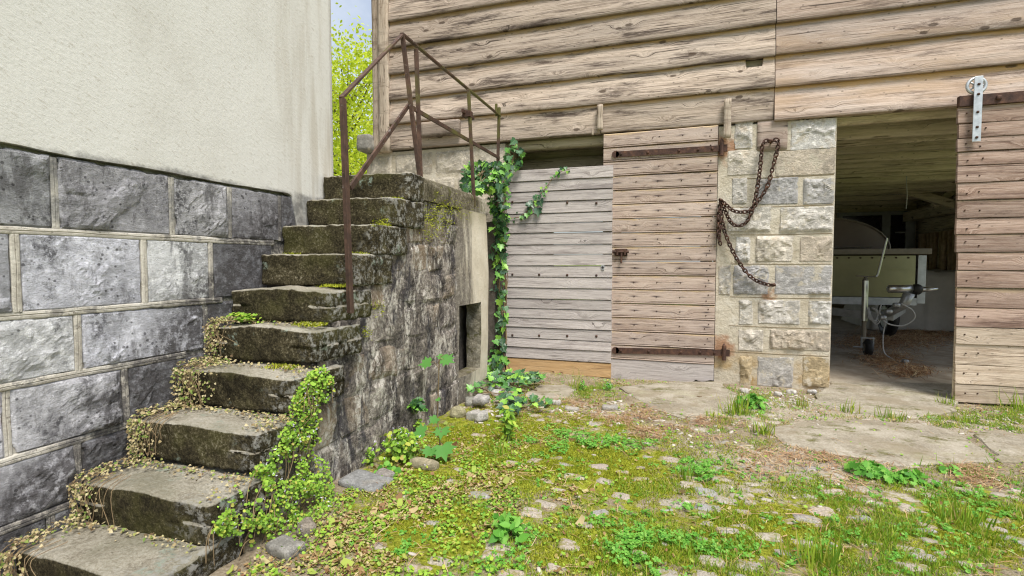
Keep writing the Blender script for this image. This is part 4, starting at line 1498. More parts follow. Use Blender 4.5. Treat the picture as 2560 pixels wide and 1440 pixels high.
def broken(V):
    m_ = V[..., 2] < .05
    V[..., 2] = np.where(m_, V[..., 2] + .035 * sstep(.78, .86, V[..., 0]) + .01 * np.sin(V[..., 0] * 40) * (V[..., 0] > .85), V[..., 2])
    return V


V, F = extrude(board_prof(.19), 1.0, 40, .003, 1150, broken)
ob('door_board', mesh('door_board', V, F, MT['door_grey'], False), dr, (-.703, YB - .002, -.042))
nv, nf = rbox((.006, .004, .006), (2, 1, 2), .004)
nail_me = mesh('nail', nv, nf, MT['rust'], True)
for i in range(nb_):
    for xx_ in (.30, .50, .70, .925, .945):
        if xx_ < .35 and i > 12:
            continue
        ob('nail', nail_me, dr, (-.703 + xx_ + rng.normal(0, .004), YB - .007, .150 + i * .1324 + (.068 if xx_ < .92 else (.045 if xx_ < .94 else .095)) + rng.normal(0, .004)))


def strap(xa, ya, xb, yb, name):
    a, c = pY(xa, ya, YB - .015), pY(xb, yb, YB - .015)
    m_ = MB()
    m_.bar((a[0], YB - .016, a[2]), (c[0], YB - .016, c[2]), .010, .052)
    m_.tube([(a[0] - .004, YB - .011, a[2]), (a[0] - .004, YB - .021, a[2])], .034, 10)
    o = m_.build(name, MT['rust'], dr)
    m_ = MB()
    m_.tube([(c[0] + .012, YB - .022, c[2] - .065), (c[0] + .012, YB - .022, c[2] + .065)], .017, 8)
    m_.tube([(c[0] + .012, YB - .022, c[2] + .065), (c[0] + .012, YB - .022, c[2] + .085)], [.015, .004], 8)
    m_.box((c[0] - .01, YB - .02, c[2] - .03), (c[0] + .06, YB - .004, c[2] + .03))
    m_.build('hinge_pin', MT['rust'], dr)
    for t in (.05, .32, .62, .8, .93):
        p_ = a + (c - a) * t
        ob('bolt', bolt_me, dr, (p_[0], YB - .024, p_[2]))


strap(1540, 386, 1800, 371, 'strap_hinge')
strap(1540, 876, 1806, 882, 'strap_hinge')
q = pY(1537, 632, YB - .02)
b = MB()
b.box((q[0], YB - .022, q[2] - .03), (q[0] + .115, YB - .005, q[2] + .035))
b.tube([(q[0] - .02, YB - .034, q[2] + .008), (q[0] + .13, YB - .034, q[2] + .008)], .012, 8)
b.tube([(q[0] + .065, YB - .040, q[2]), (q[0] + .062, YB - .044, q[2] - .10)], .009, 7)
b.box((q[0] + .02, YB - .05, q[2] - .02), (q[0] + .035, YB - .02, q[2] + .035))
b.box((q[0] + .09, YB - .05, q[2] - .02), (q[0] + .105, YB - .02, q[2] + .035))
b.build('bolt_latch', MT['rust'], dr)

# --- timbers in the gap above the left door
for z0, y0, hh in ((2.20, 5.10, .10), (2.05, 5.55, .15), (1.98, 6.2, .14)):
    V, F = rbox((.95, .08, hh / 2), (20, 2, 3), .01, .012, 5, int(z0 * 99))
    ob('inner_beam', mesh('inner_beam', V, F, MT['inner_wood'], False), barn, (-.8, y0, z0 + hh / 2))

# --- inside of the gateway
XI0, XI1, YI1, ZCEIL = -3.1, 4.45, 12.3, 2.46
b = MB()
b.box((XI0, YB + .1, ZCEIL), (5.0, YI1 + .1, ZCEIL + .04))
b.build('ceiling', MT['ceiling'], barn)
for i in range(16):
    y_ = 5.10 + i * .46
    V, F = rbox((3.75, .05, .11), (30, 2, 3), .01, .014, 4, 60 + i)
    ob('joist', mesh('joist', V, F, MT['inner_wood'], False), barn, (.7, y_, 2.345 - (.03 if i == 1 else 0) + rng.normal(0, .006)), (0, rng.normal(0, .004), 0))
for i in range(10):
    z0 = -.05 + i * .25
    V, F = extrude(board_prof(.25, .04, .008), 2.55, 12, .01, 1300 + i)
    ob('inner_wall_board', mesh('inner_wall_board', V, F, MT['inner_wood'], False), barn, (1.9, YI1 - .04, z0))
    V, F = extrude(board_prof(.25, .04, .012), 4.1, 12, .012, 1330 + i)
    ob('inner_wall_board', mesh('inner_wall_board', V, F, MT['inner_wood'], False), barn, (XI1 + .03, YI1, z0), (0, 0, rad(-90)))
b = MB()
b.box((XI0 - .12, YB + .46, -.1), (XI0 - .02, YI1 + .1, 5.6))
b.box((XI0 - .1, YI1 + .03, -.1), (-3.0, YI1 + .15, 5.6))
b.box((1.9, YI1 + .03, -.1), (5.0, YI1 + .15, 5.6))
b.box((-3.0, YI1 + .03, 2.4), (1.9, YI1 + .15, 5.6))  # header over an invented, unseen rear opening that lets daylight inside
b.box((5.0, 8.2, -.1), (5.12, YI1 + .14, 5.6))
b.box((5.0, YB - .05, 2.44), (5.12, 8.2, 5.6))  # unseen front and side bay below is left open to brighten the interior
b.box((4.94, YB - .02, -.1), (5.1, YB + .14, 2.44))
b.build('outer_wall', MT['inner_plank'], barn)
b = MB()
b.add([(-3.5, 4.6, 5.55), (5.4, 4.6, 5.55), (5.4, 12.8, 5.55), (-3.5, 12.8, 5.55), (-3.5, 8.7, 8.2), (5.4, 8.7, 8.2)], [(3, 2, 1, 0), (0, 1, 5, 4), (2, 3, 4, 5), (3, 0, 4), (1, 2, 5)])
b.build('roof', MT['roof'], barn)
for i in range(11):
    y_ = 10.15 + i * .165 + rng.normal(0, .02)
    r0 = rng.uniform(.035, .06)
    b = MB()
    b.tube([(4.36, y_, .25), (4.36 + rng.normal(0, .015), y_ + rng.normal(0, .02), 1.0), (4.36, y_, 1.62)], [r0, r0 * .95, r0 * .9], 8)
    b.build('rough_pole', MT['pole'], barn, smooth=True)
b = MB().bar((4.36, 10.4, 2.35), (4.0, 10.4, 2.02), .12, .10)
b.bar((3.5, 10.2, 2.28), (4.36, 10.2, 1.95), .10, .12)
b.build('brace', MT['inner_wood'], barn)
MB().bar((4.28, 9.9, 1.98), (4.28, 12.2, 1.98), .18, .18).build('wall_plate', MT['inner_wood'], barn)
win = MB()
xf0, xf1, zf1 = 3.05, 4.40, 2.03
for a, c in (((xf0, 0, .4), (xf0 + .09, 0, zf1)), ((3.84, 0, .4), (3.98, 0, zf1)), ((xf1 - .16, 0, .4), (xf1, 0, zf1))):
    win.box((a[0], 12.14, a[2]), (c[0], 12.20, c[2]))
win.box((xf0, 12.145, zf1 - .003), (xf1, 12.195, zf1 + .07))
win.box((4.05, 12.08, 1.66), (4.35, 12.11, 1.685))
win = win.build('glazed_door', MT['frame_grey'], barn)
for x0, x1 in ((xf0 + .09, 3.84), (3.98, xf1 - .16)):
    MB().box((x0, 12.165, .42), (x1, 12.175, zf1)).build('pane', MT['pane'], win)
tag(ob('barn_floor', mesh('barn_floor', [(-3.1, 4.95, -.012), (4.99, 4.95, -.012), (4.99, 12.3, -.012), (-3.1, 12.3, -.012)], [(0, 1, 2, 3)], MT['barnfloor'])), 'grey concrete floor inside the barn', 'floor', kind='structure')

# --- sliding door
YS = 4.765
sl = MB().box((2.02, YS + .022, .02), (3.40, YS + .05, 2.22)).build('sliding_door', MT['inner_wood'], barn)
tag(sl, 'dark brown sliding door of horizontal boards hung on a wheel')
SLZ = [pY(2480, y_, YS)[2] for y_ in (261, 305, 341, 377, 412, 455, 499, 544, 586, 631, 677, 721, 770, 819, 863, 915, 964, 1010)]
for i in range(17):
    h_ = SLZ[i] - SLZ[i + 1]
    V, F = extrude(board_prof(h_, .024, .006), 1.40, 22, .005, 1400 + i)
    x0 = np.interp(SLZ[i], [0, 2.2], [2.022, 1.972]) + rng.normal(0, .004)
    ob('door_board', mesh('door_board', V, F, MT['slide' if i < 13 else 'slide_pale'], False), sl, (x0, YS + rng.normal(0, .002), SLZ[i + 1]), (0, rng.normal(0, .002), 0))
    for xx_ in (.06, .14):
        ob('nail', nail_me, sl, (x0 + xx_ + rng.normal(0, .008), YS - .008, SLZ[i + 1] + h_ * rng.uniform(.35, .65)))
b = MB().box((1.965, YS - .022, 2.225), (3.42, YS + .02, 2.305))
b.build('top_bar', MT['rust'], sl, bevel=.004)
ob('bolt', bolt_me, sl, (2.20, YS - .028, 2.268)).scale = (1.6, 1.6, 1.6)
xw, zw = 2.068, 2.372
b = MB()
ths = np.linspace(0, 2 * math.pi, 29)
b.tube([(xw + .056 * math.cos(t), YS - .012, zw + .056 * math.sin(t)) for t in ths], .012, 8, False)
b.tube([(xw, YS - .02, zw), (xw, YS + .004, zw)], .02, 12)
for t in np.arange(5) * 2 * math.pi / 5:
    b.bar((xw, YS - .012, zw), (xw + .055 * math.cos(t), YS - .012, zw + .055 * math.sin(t)), .010, .010)
b.build('roller_wheel', MT['zinc'], sl, smooth=True)
MB().box((xw - .026, YS - .046, 1.955), (xw + .026, YS - .038, 2.432)).build('hanger_plate', MT['zinc'], sl, bevel=.002)
for zz2 in (2.372, 2.30, 2.17, 2.06, 1.985):
    ob('bolt', bolt_me, sl, (xw, YS - .050, zz2)).scale = (.8, .8, .8)

# ================================================================== CHAIN
chain = thing('rusty_chain', 'long rusty iron chain looped over nails on the stone pier', 'chain', (.62, 4.86, .75))
LK = 1.22
tl = []
for t in np.linspace(0, 2 * math.pi, 13)[:-1]:
    tl.append((.0200 * math.cos(t) * (1 if abs(math.cos(t)) > .0 else 1), .0125 * math.sin(t), 0))
tl = np.array(tl + [tl[0]])
V, F = tube_vf(tl * [1.12, LK, 1], .0062, 5, False)
link_me = mesh('link', V, F, MT['rust'], True)


def cpts(L, dy=0.0):
    return [pY(1760 + x / 3, 280 + y / 3, 4.862 - dy) for x, y in L]


PATHS = [
    (cpts([(505, 222), (535, 208), (556, 225), (552, 275), (520, 400), (482, 540), (440, 620), (372, 715), (345, 780), (312, 832), (262, 853), (215, 840), (180, 790), (150, 720), (130, 668)]), 0),
    (cpts([(505, 222), (470, 215), (442, 240), (432, 300), (420, 430), (402, 560), (378, 680), (350, 735), (310, 748), (260, 750), (210, 735), (165, 695), (128, 665)], .014), 0),
    (cpts([(124, 668), (118, 750), (120, 850), (112, 920), (122, 990)]), 0),
    (cpts([(128, 672), (112, 760), (110, 860), (108, 940)], .012), 0),
    (cpts([(130, 690), (134, 800), (150, 880), (190, 990), (240, 1090), (300, 1180), (350, 1235), (400, 1268), (470, 1293), (518, 1298)]), 0),
]
for pts, _ in PATHS:
    P = smooth_path(pts, 12)
    sl_ = np.concatenate([[0], np.cumsum(np.linalg.norm(np.diff(P, axis=0), axis=1))])
    ss = np.arange(.010, sl_[-1], .0325)
    Q = np.stack([np.interp(ss, sl_, P[:, k_]) for k_ in range(3)], -1)
    T = np.gradient(Q, axis=0) if len(Q) > 1 else np.array([[0, 0, 1.0]])
    for i in range(len(Q)):
        t = Vector(T[i]).normalized()
        nrm = Vector((0, -1, 0))
        bt = t.cross(nrm).normalized()
        nrm = bt.cross(t)
        M3 = Matrix((t, bt, nrm)).transposed()
        M3 = M3 @ Matrix.Rotation((rad(35) if i % 2 else rad(-55)) + rng.normal(0, .15), 3, 'X')
        ob('link', link_me, chain, Q[i], M3.to_euler())
for x, y in ((505, 228), (126, 668), (520, 1298)):
    q = pY(1760 + x / 3, 280 + y / 3, 4.87)
    MB().tube([q + [0, .04, 0], q + [0, -.035, .004]], .007, 7).tube([q + [0, -.035, .004], q + [0, -.042, .012]], .010, 7).build('hook_nail', MT['rust'], chain)

# ================================================================== TRAILER
tr = thing('metal_trailer', 'sheet-metal box trailer with jockey wheel parked inside the barn gateway', 'trailer', (1.9, 7.4, 0))
MB().box((.55, 7.40, .64), (2.70, 9.6, 1.155)).build('front_panel', MT['metal_sheet'], tr, bevel=.006)
for k_ in range(9):
    ob('rivet', bolt_me, tr, (1.62 + k_ * .125, 7.395, 1.125))
MB().box((1.3, 7.385, .985), (2.68, 7.399, 1.0)).build('swage_line', MT['metal_sheet'], tr)
MB().box((2.715, 7.385, .57), (2.80, 9.6, 1.155)).build('corner_panel', MT['galv'], tr, bevel=.004)
MB().box((.5, 7.33, 1.165), (2.83, 9.65, 1.235)).build('lid', MT['metal_dark'], tr, bevel=.008)
MB().box((.55, 7.37, .545), (2.71, 7.44, .637)).box((.55, 9.4, .545), (2.71, 9.5, .637)).box((2.62, 7.44, .55), (2.70, 9.4, .63)).build('chassis', MT['galv'], tr, bevel=.004)
for xw_ in (.62, 2.86):
    w_ = MB()
    ta = np.linspace(0, 2 * math.pi, 25)
    w_.tube([(xw_, 8.7 + .22 * math.cos(t), .29 + .22 * math.sin(t)) for t in ta], .07, 8, False)
    o = w_.build('wheel', MT['black'], tr, smooth=True)
    MB().tube([(xw_ - .05, 8.7, .29), (xw_ + .05, 8.7, .29)], .16, 18).build('rim', MT['galv'], o)
b = MB()
b.bar((1.2, 7.45, .50), (2.16, 6.75, .46), .06, .09)
b.bar((2.60, 7.45, .50), (2.24, 6.75, .46), .06, .09)
b.build('drawbar', MT['galv'], tr, bevel=.004)
b = MB()
b.tube([(2.10, 6.92, .47), (2.22, 6.75, .50), (2.32, 6.63, .60), (2.36, 6.60, .74)], [.045, .045, .05, .055], 10)
b.build('coupling_neck', MT['galv'], tr, smooth=True)
MB().tube([(2.15, 6.60, .775), (2.165, 6.60, .777), (2.40, 6.60, .78)], [.02, .042, .045], 12).build('damper_tube', MT['steel'], tr, smooth=True)
V, F = rbox((.055, .06, .06), (6, 6, 6), .055)
ob('rubber_boot', mesh('rubber_boot', V, F, MT['black'], True), tr, (2.42, 6.60, .775))
MB().tube([(2.45, 6.60, .775), (2.55, 6.60, .778), (2.61, 6.60, .785)], [.036, .022, .012], 10).build('hitch_cone', MT['steel'], tr, smooth=True)
b = MB().tube([(2.005, 6.80, .40), (2.005, 6.80, .86)], .032, 12)
b.build('jockey_tube', MT['steel'], tr, smooth=False)
MB().tube([(2.005, 6.80, .16), (2.005, 6.80, .42)], .024, 10).tube([(2.005, 6.80, .86), (2.005, 6.80, .90)], [.03, .012], 10).build('jockey_stem', MT['metal_dark'], tr)
b = MB().tube([(1.915, 6.80, .915), (2.005, 6.80, .905), (2.11, 6.80, .905)], .008, 6)
b.tube([(2.11, 6.80, .905), (2.125, 6.80, .93), (2.20, 6.80, 1.34)], .012, 7)
b.build('crank', MT['steel'], tr)
w_ = MB()
ta = np.linspace(0, 2 * math.pi, 21)
w_.tube([(2.045, 6.78 + .058 * math.cos(t), .098 + .058 * math.sin(t)) for t in ta], .042, 8, False)
w_ = w_.build('jockey_wheel', MT['black'], tr, smooth=True)
MB().tube([(2.0, 6.78, .098), (2.09, 6.78, .098)], .045, 14).build('hub', MT['metal_dark'], w_)
b = MB()
for sx_ in (1.985, 2.100):
    b.bar((sx_, 6.79, .09), (sx_, 6.80, .215), .008, .035)
b.box((1.98, 6.77, .20), (2.105, 6.83, .212))
b.tube([(1.90, 6.78, .098), (2.0, 6.78, .098)], .009, 7)
b.build('fork', MT['galv'], tr)
b = MB().tube(smooth_path([(2.12, 6.66, .60), (2.10, 6.62, .50), (2.16, 6.60, .40), (2.30, 6.58, .38), (2.40, 6.57, .46), (2.38, 6.57, .55), (2.28, 6.58, .62)], 6), .008, 6)
b.tube(smooth_path([(2.16, 6.62, .46), (2.13, 6.60, .25), (2.14, 6.58, .08), (2.20, 6.5, .02), (2.26, 6.44, .012)], 6), .006, 6)
for s_ in range(4):
    b.tube(smooth_path([(2.03, 6.76, .56), (2.02 + .02 * s_, 6.70, .44 - .02 * s_), (2.08 + .015 * s_, 6.69, .42), (2.10, 6.70, .50 + .01 * s_), (2.05, 6.73, .56)], 5), .005, 5)
b.build('cable', MT['cable'], tr, smooth=True)
V, F = rbox((.03, .03, .02), (3, 3, 2), .015)
ob('cable_plug', mesh('cable_plug', V, F, MT['galv'], True), tr, (2.28, 6.42, .02))
b = MB()
for q in ((2.12, 6.60, .46), (2.24, 6.59, .60), (2.17, 6.59, .53)):
    V, F = rbox((.035, .03, .028), (3, 3, 3), .02)
    b.add(V + np.array(q), F)
b.build('brake_linkage', MT['galv'], tr, smooth=True)
th = np.linspace(0, math.pi, 25)
arc = [(1.78 + .76 * math.cos(t), 1.235 + .42 * math.sin(t)) for t in th]
V = [(x, 7.75, z) for x, z in arc] + [(x, 9.2, z) for x, z in arc]
n = len(arc)
F = [(i, i + 1, n + i + 1, n + i) for i in range(n - 1)] + [tuple(range(n))[::-1], tuple(range(n, 2 * n))]
hood = MB().add(V, F).build('arched_hood', MT['dome'], tr)
MB().tube([(x, 7.74, z) for x, z in arc], .012, 6).build('hood_rim', MT['metal_dark'], hood)
MB().tube([(1.0, 7.66, 1.262), (2.30, 7.66, 1.262)], .010, 6).build('hood_bar', MT['steel'], tr)

# ================================================================== TARP-COVERED LOAD, TWINE
gxn, gyn = 40, 30
X_, Y_ = np.meshgrid(np.linspace(-1, 1, gxn), np.linspace(-1, 1, gyn), indexing='ij')
dd = np.maximum(np.abs(X_) ** 3, np.abs(Y_) ** 3)
Z_ = .92 * (1 - sstep(.55, 1.0, dd)) + .0
PP = np.stack([X_ * 1.5, Y_ * 1.5, Z_], -1).reshape(-1, 3)
fold = .07 * fbm(PP * 1.9, 4, 5) + .05 * np.abs(fbm(PP * 3.3, 3, 6))
V = np.column_stack([3.62 + X_.ravel() * .72 + fold * .6, 10.35 + Y_.ravel() * .8 + fold, np.maximum(Z_.ravel() + fold * (Z_.ravel() > .05), 0.0)])
F = np.array([(i * gyn + j, (i + 1) * gyn + j, (i + 1) * gyn + j + 1, i * gyn + j + 1) for i in range(gxn - 1) for j in range(gyn - 1)])
tp = ob('tarpaulin_heap', mesh('tarpaulin_heap', V, F, MT['tarp'], True))
tag(tp, 'creased grey tarpaulin covering a low heap behind the trailer', 'tarpaulin')
a, c = pY(2266, 455, 8.4), pY(2265, 522, 8.4)
tag(MB().tube([a + [0, 0, .35], a, (a + c) / 2 + [.012, 0, 0], c], .006, 5).build('hanging_twine', MT['cable']), 'short length of twine hanging from the barn ceiling', 'twine')

# ================================================================== IVY ON THE WALL
LEAF_ME = {}


def leaf_mesh(kind, T, mat):
    if (kind, mat) not in LEAF_ME:
        LEAF_ME[(kind, mat)] = mesh('leaf', T[0], T[1], MT[mat], False)
    return LEAF_ME[(kind, mat)]


def leaf_objects(parent, T, kind, mat, pos, nrm, ang, size, limit=300, stuffmat=None):
    """up to `limit` single leaves as parts, the rest as one part"""
    R = frames(nrm, ang)
    order = np.argsort(-np.asarray(size))
    me_ = leaf_mesh(kind, T, mat)
    for i in order[:limit]:
        o = ob('leaf', me_, parent, pos[i], Matrix(R[i].tolist()).to_euler())
        o.scale = (size[i],) * 3
    rest = order[limit:]
    if len(rest):
        V, F = scatter(T[0], T[1], pos[rest], R[rest], np.asarray(size)[rest])
        tag(ob('leaves', mesh('leaves', V, F, MT[stuffmat or mat]), parent), kind='stuff')


ivy = thing('climbing_ivy', 'green ivy climbing between the stair block and the grey door', 'ivy', (-1.72, 4.5, 0))
CL = [(1284, 384, 24, 38, 4.82, 34), (1215, 425, 62, 24, 4.42, 105), (1205, 455, 50, 22, 4.36, 80), (1255, 440, 28, 28, 4.6, 40), (1250, 500, 26, 46, 4.55, 85), (1252, 570, 20, 48, 4.62, 62), (1245, 640, 17, 50, 4.62, 52),
      (1248, 720, 13, 50, 4.64, 34), (1252, 800, 15, 44, 4.66, 38), (1246, 872, 18, 34, 4.62, 46), (1242, 915, 34, 28, 4.45, 50), (1180, 470, 30, 14, 4.15, 26)]
pos, nrm, size = [], [], []
for cx, cy, rx, ry, Y_, n in CL:
    for _ in range(n):
        r = math.sqrt(rng.uniform())
        t = rng.uniform(0, 6.28)
        q = pY(cx + rx * r * math.cos(t), cy + ry * r * math.sin(t), Y_ + rng.normal(0, .05))
        pos.append(q)
        nrm.append((rng.normal(.15, .5), rng.normal(-.8, .35), rng.normal(.55, .5)))
        size.append(rng.uniform(.030, .088))
pos, nrm = np.array(pos), np.array(nrm)
leaf_objects(ivy, IVY, 'ivy', 'ivy_single', pos, nrm, math.pi + rng.normal(0, .6, len(pos)), np.array(size), 300, 'ivy')
b = MB()
for k_ in range(9):
    pts = [pY(1250 + rng.normal(0, 10), 930, 4.72)]
    for yy_ in (860, 780, 700, 620, 540, 470, 420):
        pts.append(pY(1250 + rng.normal(0, 10), yy_, 4.70 + rng.normal(0, .03)))
    b.tube(smooth_path(pts, 4), rng.uniform(.004, .009), 5)
for k_ in range(5):
    b.tube(smooth_path([pY(1250, 450, 4.65), pY(1225 + rng.normal(0, 8), 440 + rng.normal(0, 10), 4.45), pY(1180 + rng.normal(0, 12), 450 + rng.normal(0, 12), 4.3)], 4), .005, 5)
b.tube(smooth_path([pY(1270, 440, 4.8), pY(1282, 400, 4.82), pY(1290, 355, 4.82)], 4), .005, 5)
tag(b.build('stems', MT['stem'], ivy), kind='stuff')
# hidden wall strip behind the ivy
MB().box((-1.90, 4.60, -.1), (-1.69, 4.93, 1.45)).build('shadowed_wall', MT['core'], stair)

strand = thing('ivy_strand', 'single ivy strand trailing diagonally across the grey door', 'ivy', pY(1276, 545, 4.85))
sp = [pY(x, y, 4.852) for x, y in ((1268, 546), (1300, 542), (1318, 528), (1335, 505), (1352, 485), (1368, 465), (1385, 440), (1405, 428), (1425, 423))]
sp = smooth_path(sp, 5)
MB().tube(sp, np.linspace(.005, .003, len(sp)), 5).build('stem', MT['stem'], strand)
pos, size = [], []
for x, y, s_ in ((1320, 512, .105), (1350, 507, .11), (1345, 527, .115), (1330, 533, .09), (1318, 540, .075), (1338, 496, .06)):
    pos.append(pY(x, y - 6, 4.84))
    size.append(s_ * .85)
for i in range(52):
    q = sp[rng.integers(0, len(sp))]
    pos.append(q + rng.normal(0, 1, 3) * [.022, .006, .018] + [0, -.012, 0])
    size.append(rng.uniform(.022, .046))
pos = np.array(pos)
leaf_objects(strand, IVY, 'ivy', 'ivy_single', pos, np.column_stack([rng.normal(0, .2, len(pos)), np.full(len(pos), -1.0), rng.normal(.25, .2, len(pos))]), math.pi + rng.normal(0, .8, len(pos)), np.array(size))

gi = thing('ground_ivy', 'patch of ivy spreading over the ground at the grey door', 'ivy', pZ(1285, 960))
pos, nrm, size = [], [], []
for cx, cy, rx, ry, n in ((1290, 945, 70, 16, 120), (1230, 950, 40, 20, 60), (1280, 995, 30, 28, 52), (1340, 1005, 40, 9, 18), (1185, 965, 25, 15, 25), (1265, 1035, 16, 14, 14)):
    for _ in range(n):
        r = math.sqrt(rng.uniform())
        t = rng.uniform(0, 6.28)
        hz = rng.uniform(.02, .10)
        q = pZ(cx + rx * r * math.cos(t), cy + ry * r * math.sin(t), hz)
        if q[1] > 4.84:
            q = pY(cx + rx * r * math.cos(t), cy + ry * r * math.sin(t), 4.80)
        pos.append(q)
        nrm.append((rng.normal(0, .4), rng.normal(-.35, .35), 1))
        size.append(rng.uniform(.04, .075))
pos, nrm = np.array(pos), np.array(nrm)
leaf_objects(gi, IVY, 'ivy', 'ivy_single', pos, nrm, rng.uniform(0, 6.28, len(pos)), np.array(size), 300, 'ivy')
b = MB()
for _ in range(24):
    i, j = rng.integers(0, len(pos), 2)
    if np.linalg.norm(pos[i] - pos[j]) < .5:
        a, c = pos[i].copy(), pos[j].copy()
        a[2] = c[2] = .015
        b.tube(smooth_path([a, (a + c) / 2 + rng.normal(0, .02, 3) + [0, 0, .02], c], 4), .004, 5)
tag(b.build('stems', MT['stem'], gi), kind='stuff')

# ================================================================== CREEPING TOADFLAX ON THE STAIR FLANK
toad = thing('creeping_toadflax', 'bright green creeping plant with tiny pale flowers down the stair side', 'plant', (-1.45, 1.6, 0))
poly = np.array([(772, 930), (812, 912), (842, 925), (838, 965), (808, 1030), (792, 1080), (815, 1130), (832, 1200), (845, 1262), (760, 1300), (690, 1325), (560, 1340), (530, 1330), (585, 1225), (640, 1170), (690, 1110), (700, 1040)], float)
cand = np.column_stack([rng.uniform(520, 850, 26000), rng.uniform(905, 1345, 26000)])
inside = inpoly(cand, poly)
dn = fbm(np.column_stack([cand / 45, np.zeros(len(cand))]), 3, 4)
wgt = .35 + .75 * np.exp(-((cand[:, 0] - (800 - (cand[:, 1] - 930) * .12 - 25)) / 55) ** 2)
cand = cand[inside & (dn * 1.7 + wgt > rng.uniform(.45, 1.3, len(cand)))][:3500]
cand = np.vstack([cand, np.column_stack([rng.normal(720, 80, 400), rng.normal(1290, 40, 400)])])
pos = []
for x, y in cand:
    q = pX(x, y, -1.50 + rng.normal(0, .012) + .05 * rng.uniform() * (y > 1200))
    if q[2] < .01:
        q = pZ(x, y, rng.uniform(.01, .04))
    elif q[2] > max([SZ[k_] for k_ in range(10) if SY[k_] - .03 <= q[1]] + [.03]) + .015:
        continue
    pos.append(q)
pos = np.array(pos)
nrm = np.column_stack([rng.normal(.6, .35, len(pos)), rng.normal(-.45, .35, len(pos)), rng.normal(.75, .35, len(pos))])
size = rng.uniform(.006, .015, len(pos))
big = rng.uniform(size=len(pos)) < .02
size[big] *= 1.7
V, F = scatter(ROUND[0], ROUND[1], pos, frames(nrm, math.pi + rng.normal(0, .9, len(pos))), size)
tag(ob('leaves', mesh('leaves', V, F, MT['toad']), toad), kind='stuff')
sel = pos[rng.permutation(len(pos))[:150]] + rng.normal(0, .006, (150, 3)) + [.014, -.012, .008]
V, F = scatter(OVAL[0], OVAL[1], np.repeat(sel, 3, 0), frames(rng.normal(0, 1, (450, 3)) + [.5, -.6, .4], rng.uniform(0, 6.28, 450)), rng.uniform(.005, .009, 450))
tag(ob('flowers', mesh('flowers', V, F, MT['petal']), toad), kind='stuff')
b = MB()
for _ in range(130):
    i = rng.integers(0, len(pos))
    a = pos[i] + [-.01, 0, 0]
    L = rng.uniform(.05, .16)
    e = a + [rng.normal(0, .012), rng.normal(-.01, .03), -min(L, max(a[2] - .005, .005))]
    b.tube(smooth_path([a, (a + e) / 2 + rng.normal(0, .008, 3), e], 3), .0016, 4)
tag(b.build('stems', MT['stem'], toad), kind='stuff')

# ================================================================== WITHERED IVY ON THE LEFT OF THE STEPS
wiv = thing('withered_ivy', 'withered cream and tan ivy creeping over the wall side of the lower steps', 'ivy', (-2.08, 1.3, 0))
pos, nrm, size = [], [], []
for i in range(5, 10):
    yf, z = SY[i], SZ[i]
    yb = SY[i - 1]
    w0 = [.11, .17, .11, .10, .08][i - 5]
    n = [520, 800, 620, 560, 420][i - 5]
    x = -2.13 + np.abs(rng.normal(0, w0 * .55, n))
    t = rng.uniform(0, 1, n)
    onr = t < .5                      # on the riser
    yy_ = np.where(onr, yf - .022 - rng.uniform(0, .02, n), yf - .02 + rng.uniform(0, 1, n) * (yb - yf))
    zz3 = np.where(onr, z - rng.uniform(0, 1, n) ** 1.3 * .17, z + rng.uniform(.002, .03, n))
    pos.append(np.column_stack([x, yy_, zz3]))
    nn = np.where(onr[:, None], [[.3, -1, .4]], [[.1, -.2, 1]]) + rng.normal(0, .4, (n, 3))
    nrm.append(nn)
    size.append(rng.uniform(.005, .014, n))
    # along the back of the tread
    n = [130, 110, 220, 170, 130][i - 5]
    x = rng.uniform(-2.12, SXR[i] - .02, n)
    pos.append(np.column_stack([x, yb - .018 - np.abs(rng.normal(0, .028, n)), z + rng.uniform(.0, .016, n)]))
    nrm.append(np.array([0, -.2, 1.0]) + rng.normal(0, .4, (n, 3)))
    size.append(rng.uniform(.006, .015, n))
# right-hand ends of the lower steps
for i, n in ((7, 150), (8, 60), (6, 50)):
    pos.append(np.column_stack([SXR[i] - np.abs(rng.normal(0, .05, n)), SY[i] + rng.uniform(.02, .2, n), SZ[i] + rng.uniform(-.03, .014, n)]))
    nrm.append(np.array([.3, -.2, 1.0]) + rng.normal(0, .4, (n, 3)))
    size.append(rng.uniform(.007, .015, n))
pos, nrm, size = np.concatenate(pos), np.concatenate(nrm), np.concatenate(size)
V, F = scatter(IVY[0], IVY[1], pos, frames(nrm, math.pi + rng.normal(0, 1.2, len(pos))), size)
tag(ob('leaves', mesh('leaves', V, F, MT['deadivy']), wiv), kind='stuff')
b = MB()
for i in range(5, 10):
    for _ in range(15):
        x = -2.13 + abs(rng.normal(0, .09))
        a = np.array([x, SY[i] + .06, SZ[i] + .012])
        m1 = np.array([x + rng.normal(0, .02), SY[i] - .026, SZ[i] - .01])
        e = np.array([x + rng.normal(.02, .03), SY[i] - .03, SZ[i] - rng.uniform(.06, .16)])
        b.tube(smooth_path([a, m1, e], 4), .0013, 4)
tag(b.build('stems', MT['stem'], wiv), kind='stuff')
# fresh seedlings on one tread
sg = thing('seedling_clump', 'small fresh green seedlings growing on a stair tread by the wall', 'plant', (-2.0, 1.95, .77))
n = 150
pos = np.column_stack([rng.normal(-2.02, .045, n), rng.normal(1.95, .02, n), .775 + rng.uniform(0, .035, n)])
V, F = scatter(ROUND[0], ROUND[1], pos, frames(np.array([0, -.4, 1.0]) + rng.normal(0, .35, (n, 3)), rng.uniform(0, 6.28, n)), rng.uniform(.010, .020, n))
tag(ob('leaves', mesh('leaves', V, F, MT['toad']), sg), kind='stuff')

# ================================================================== SMALL PLANTS BY THE FLANK


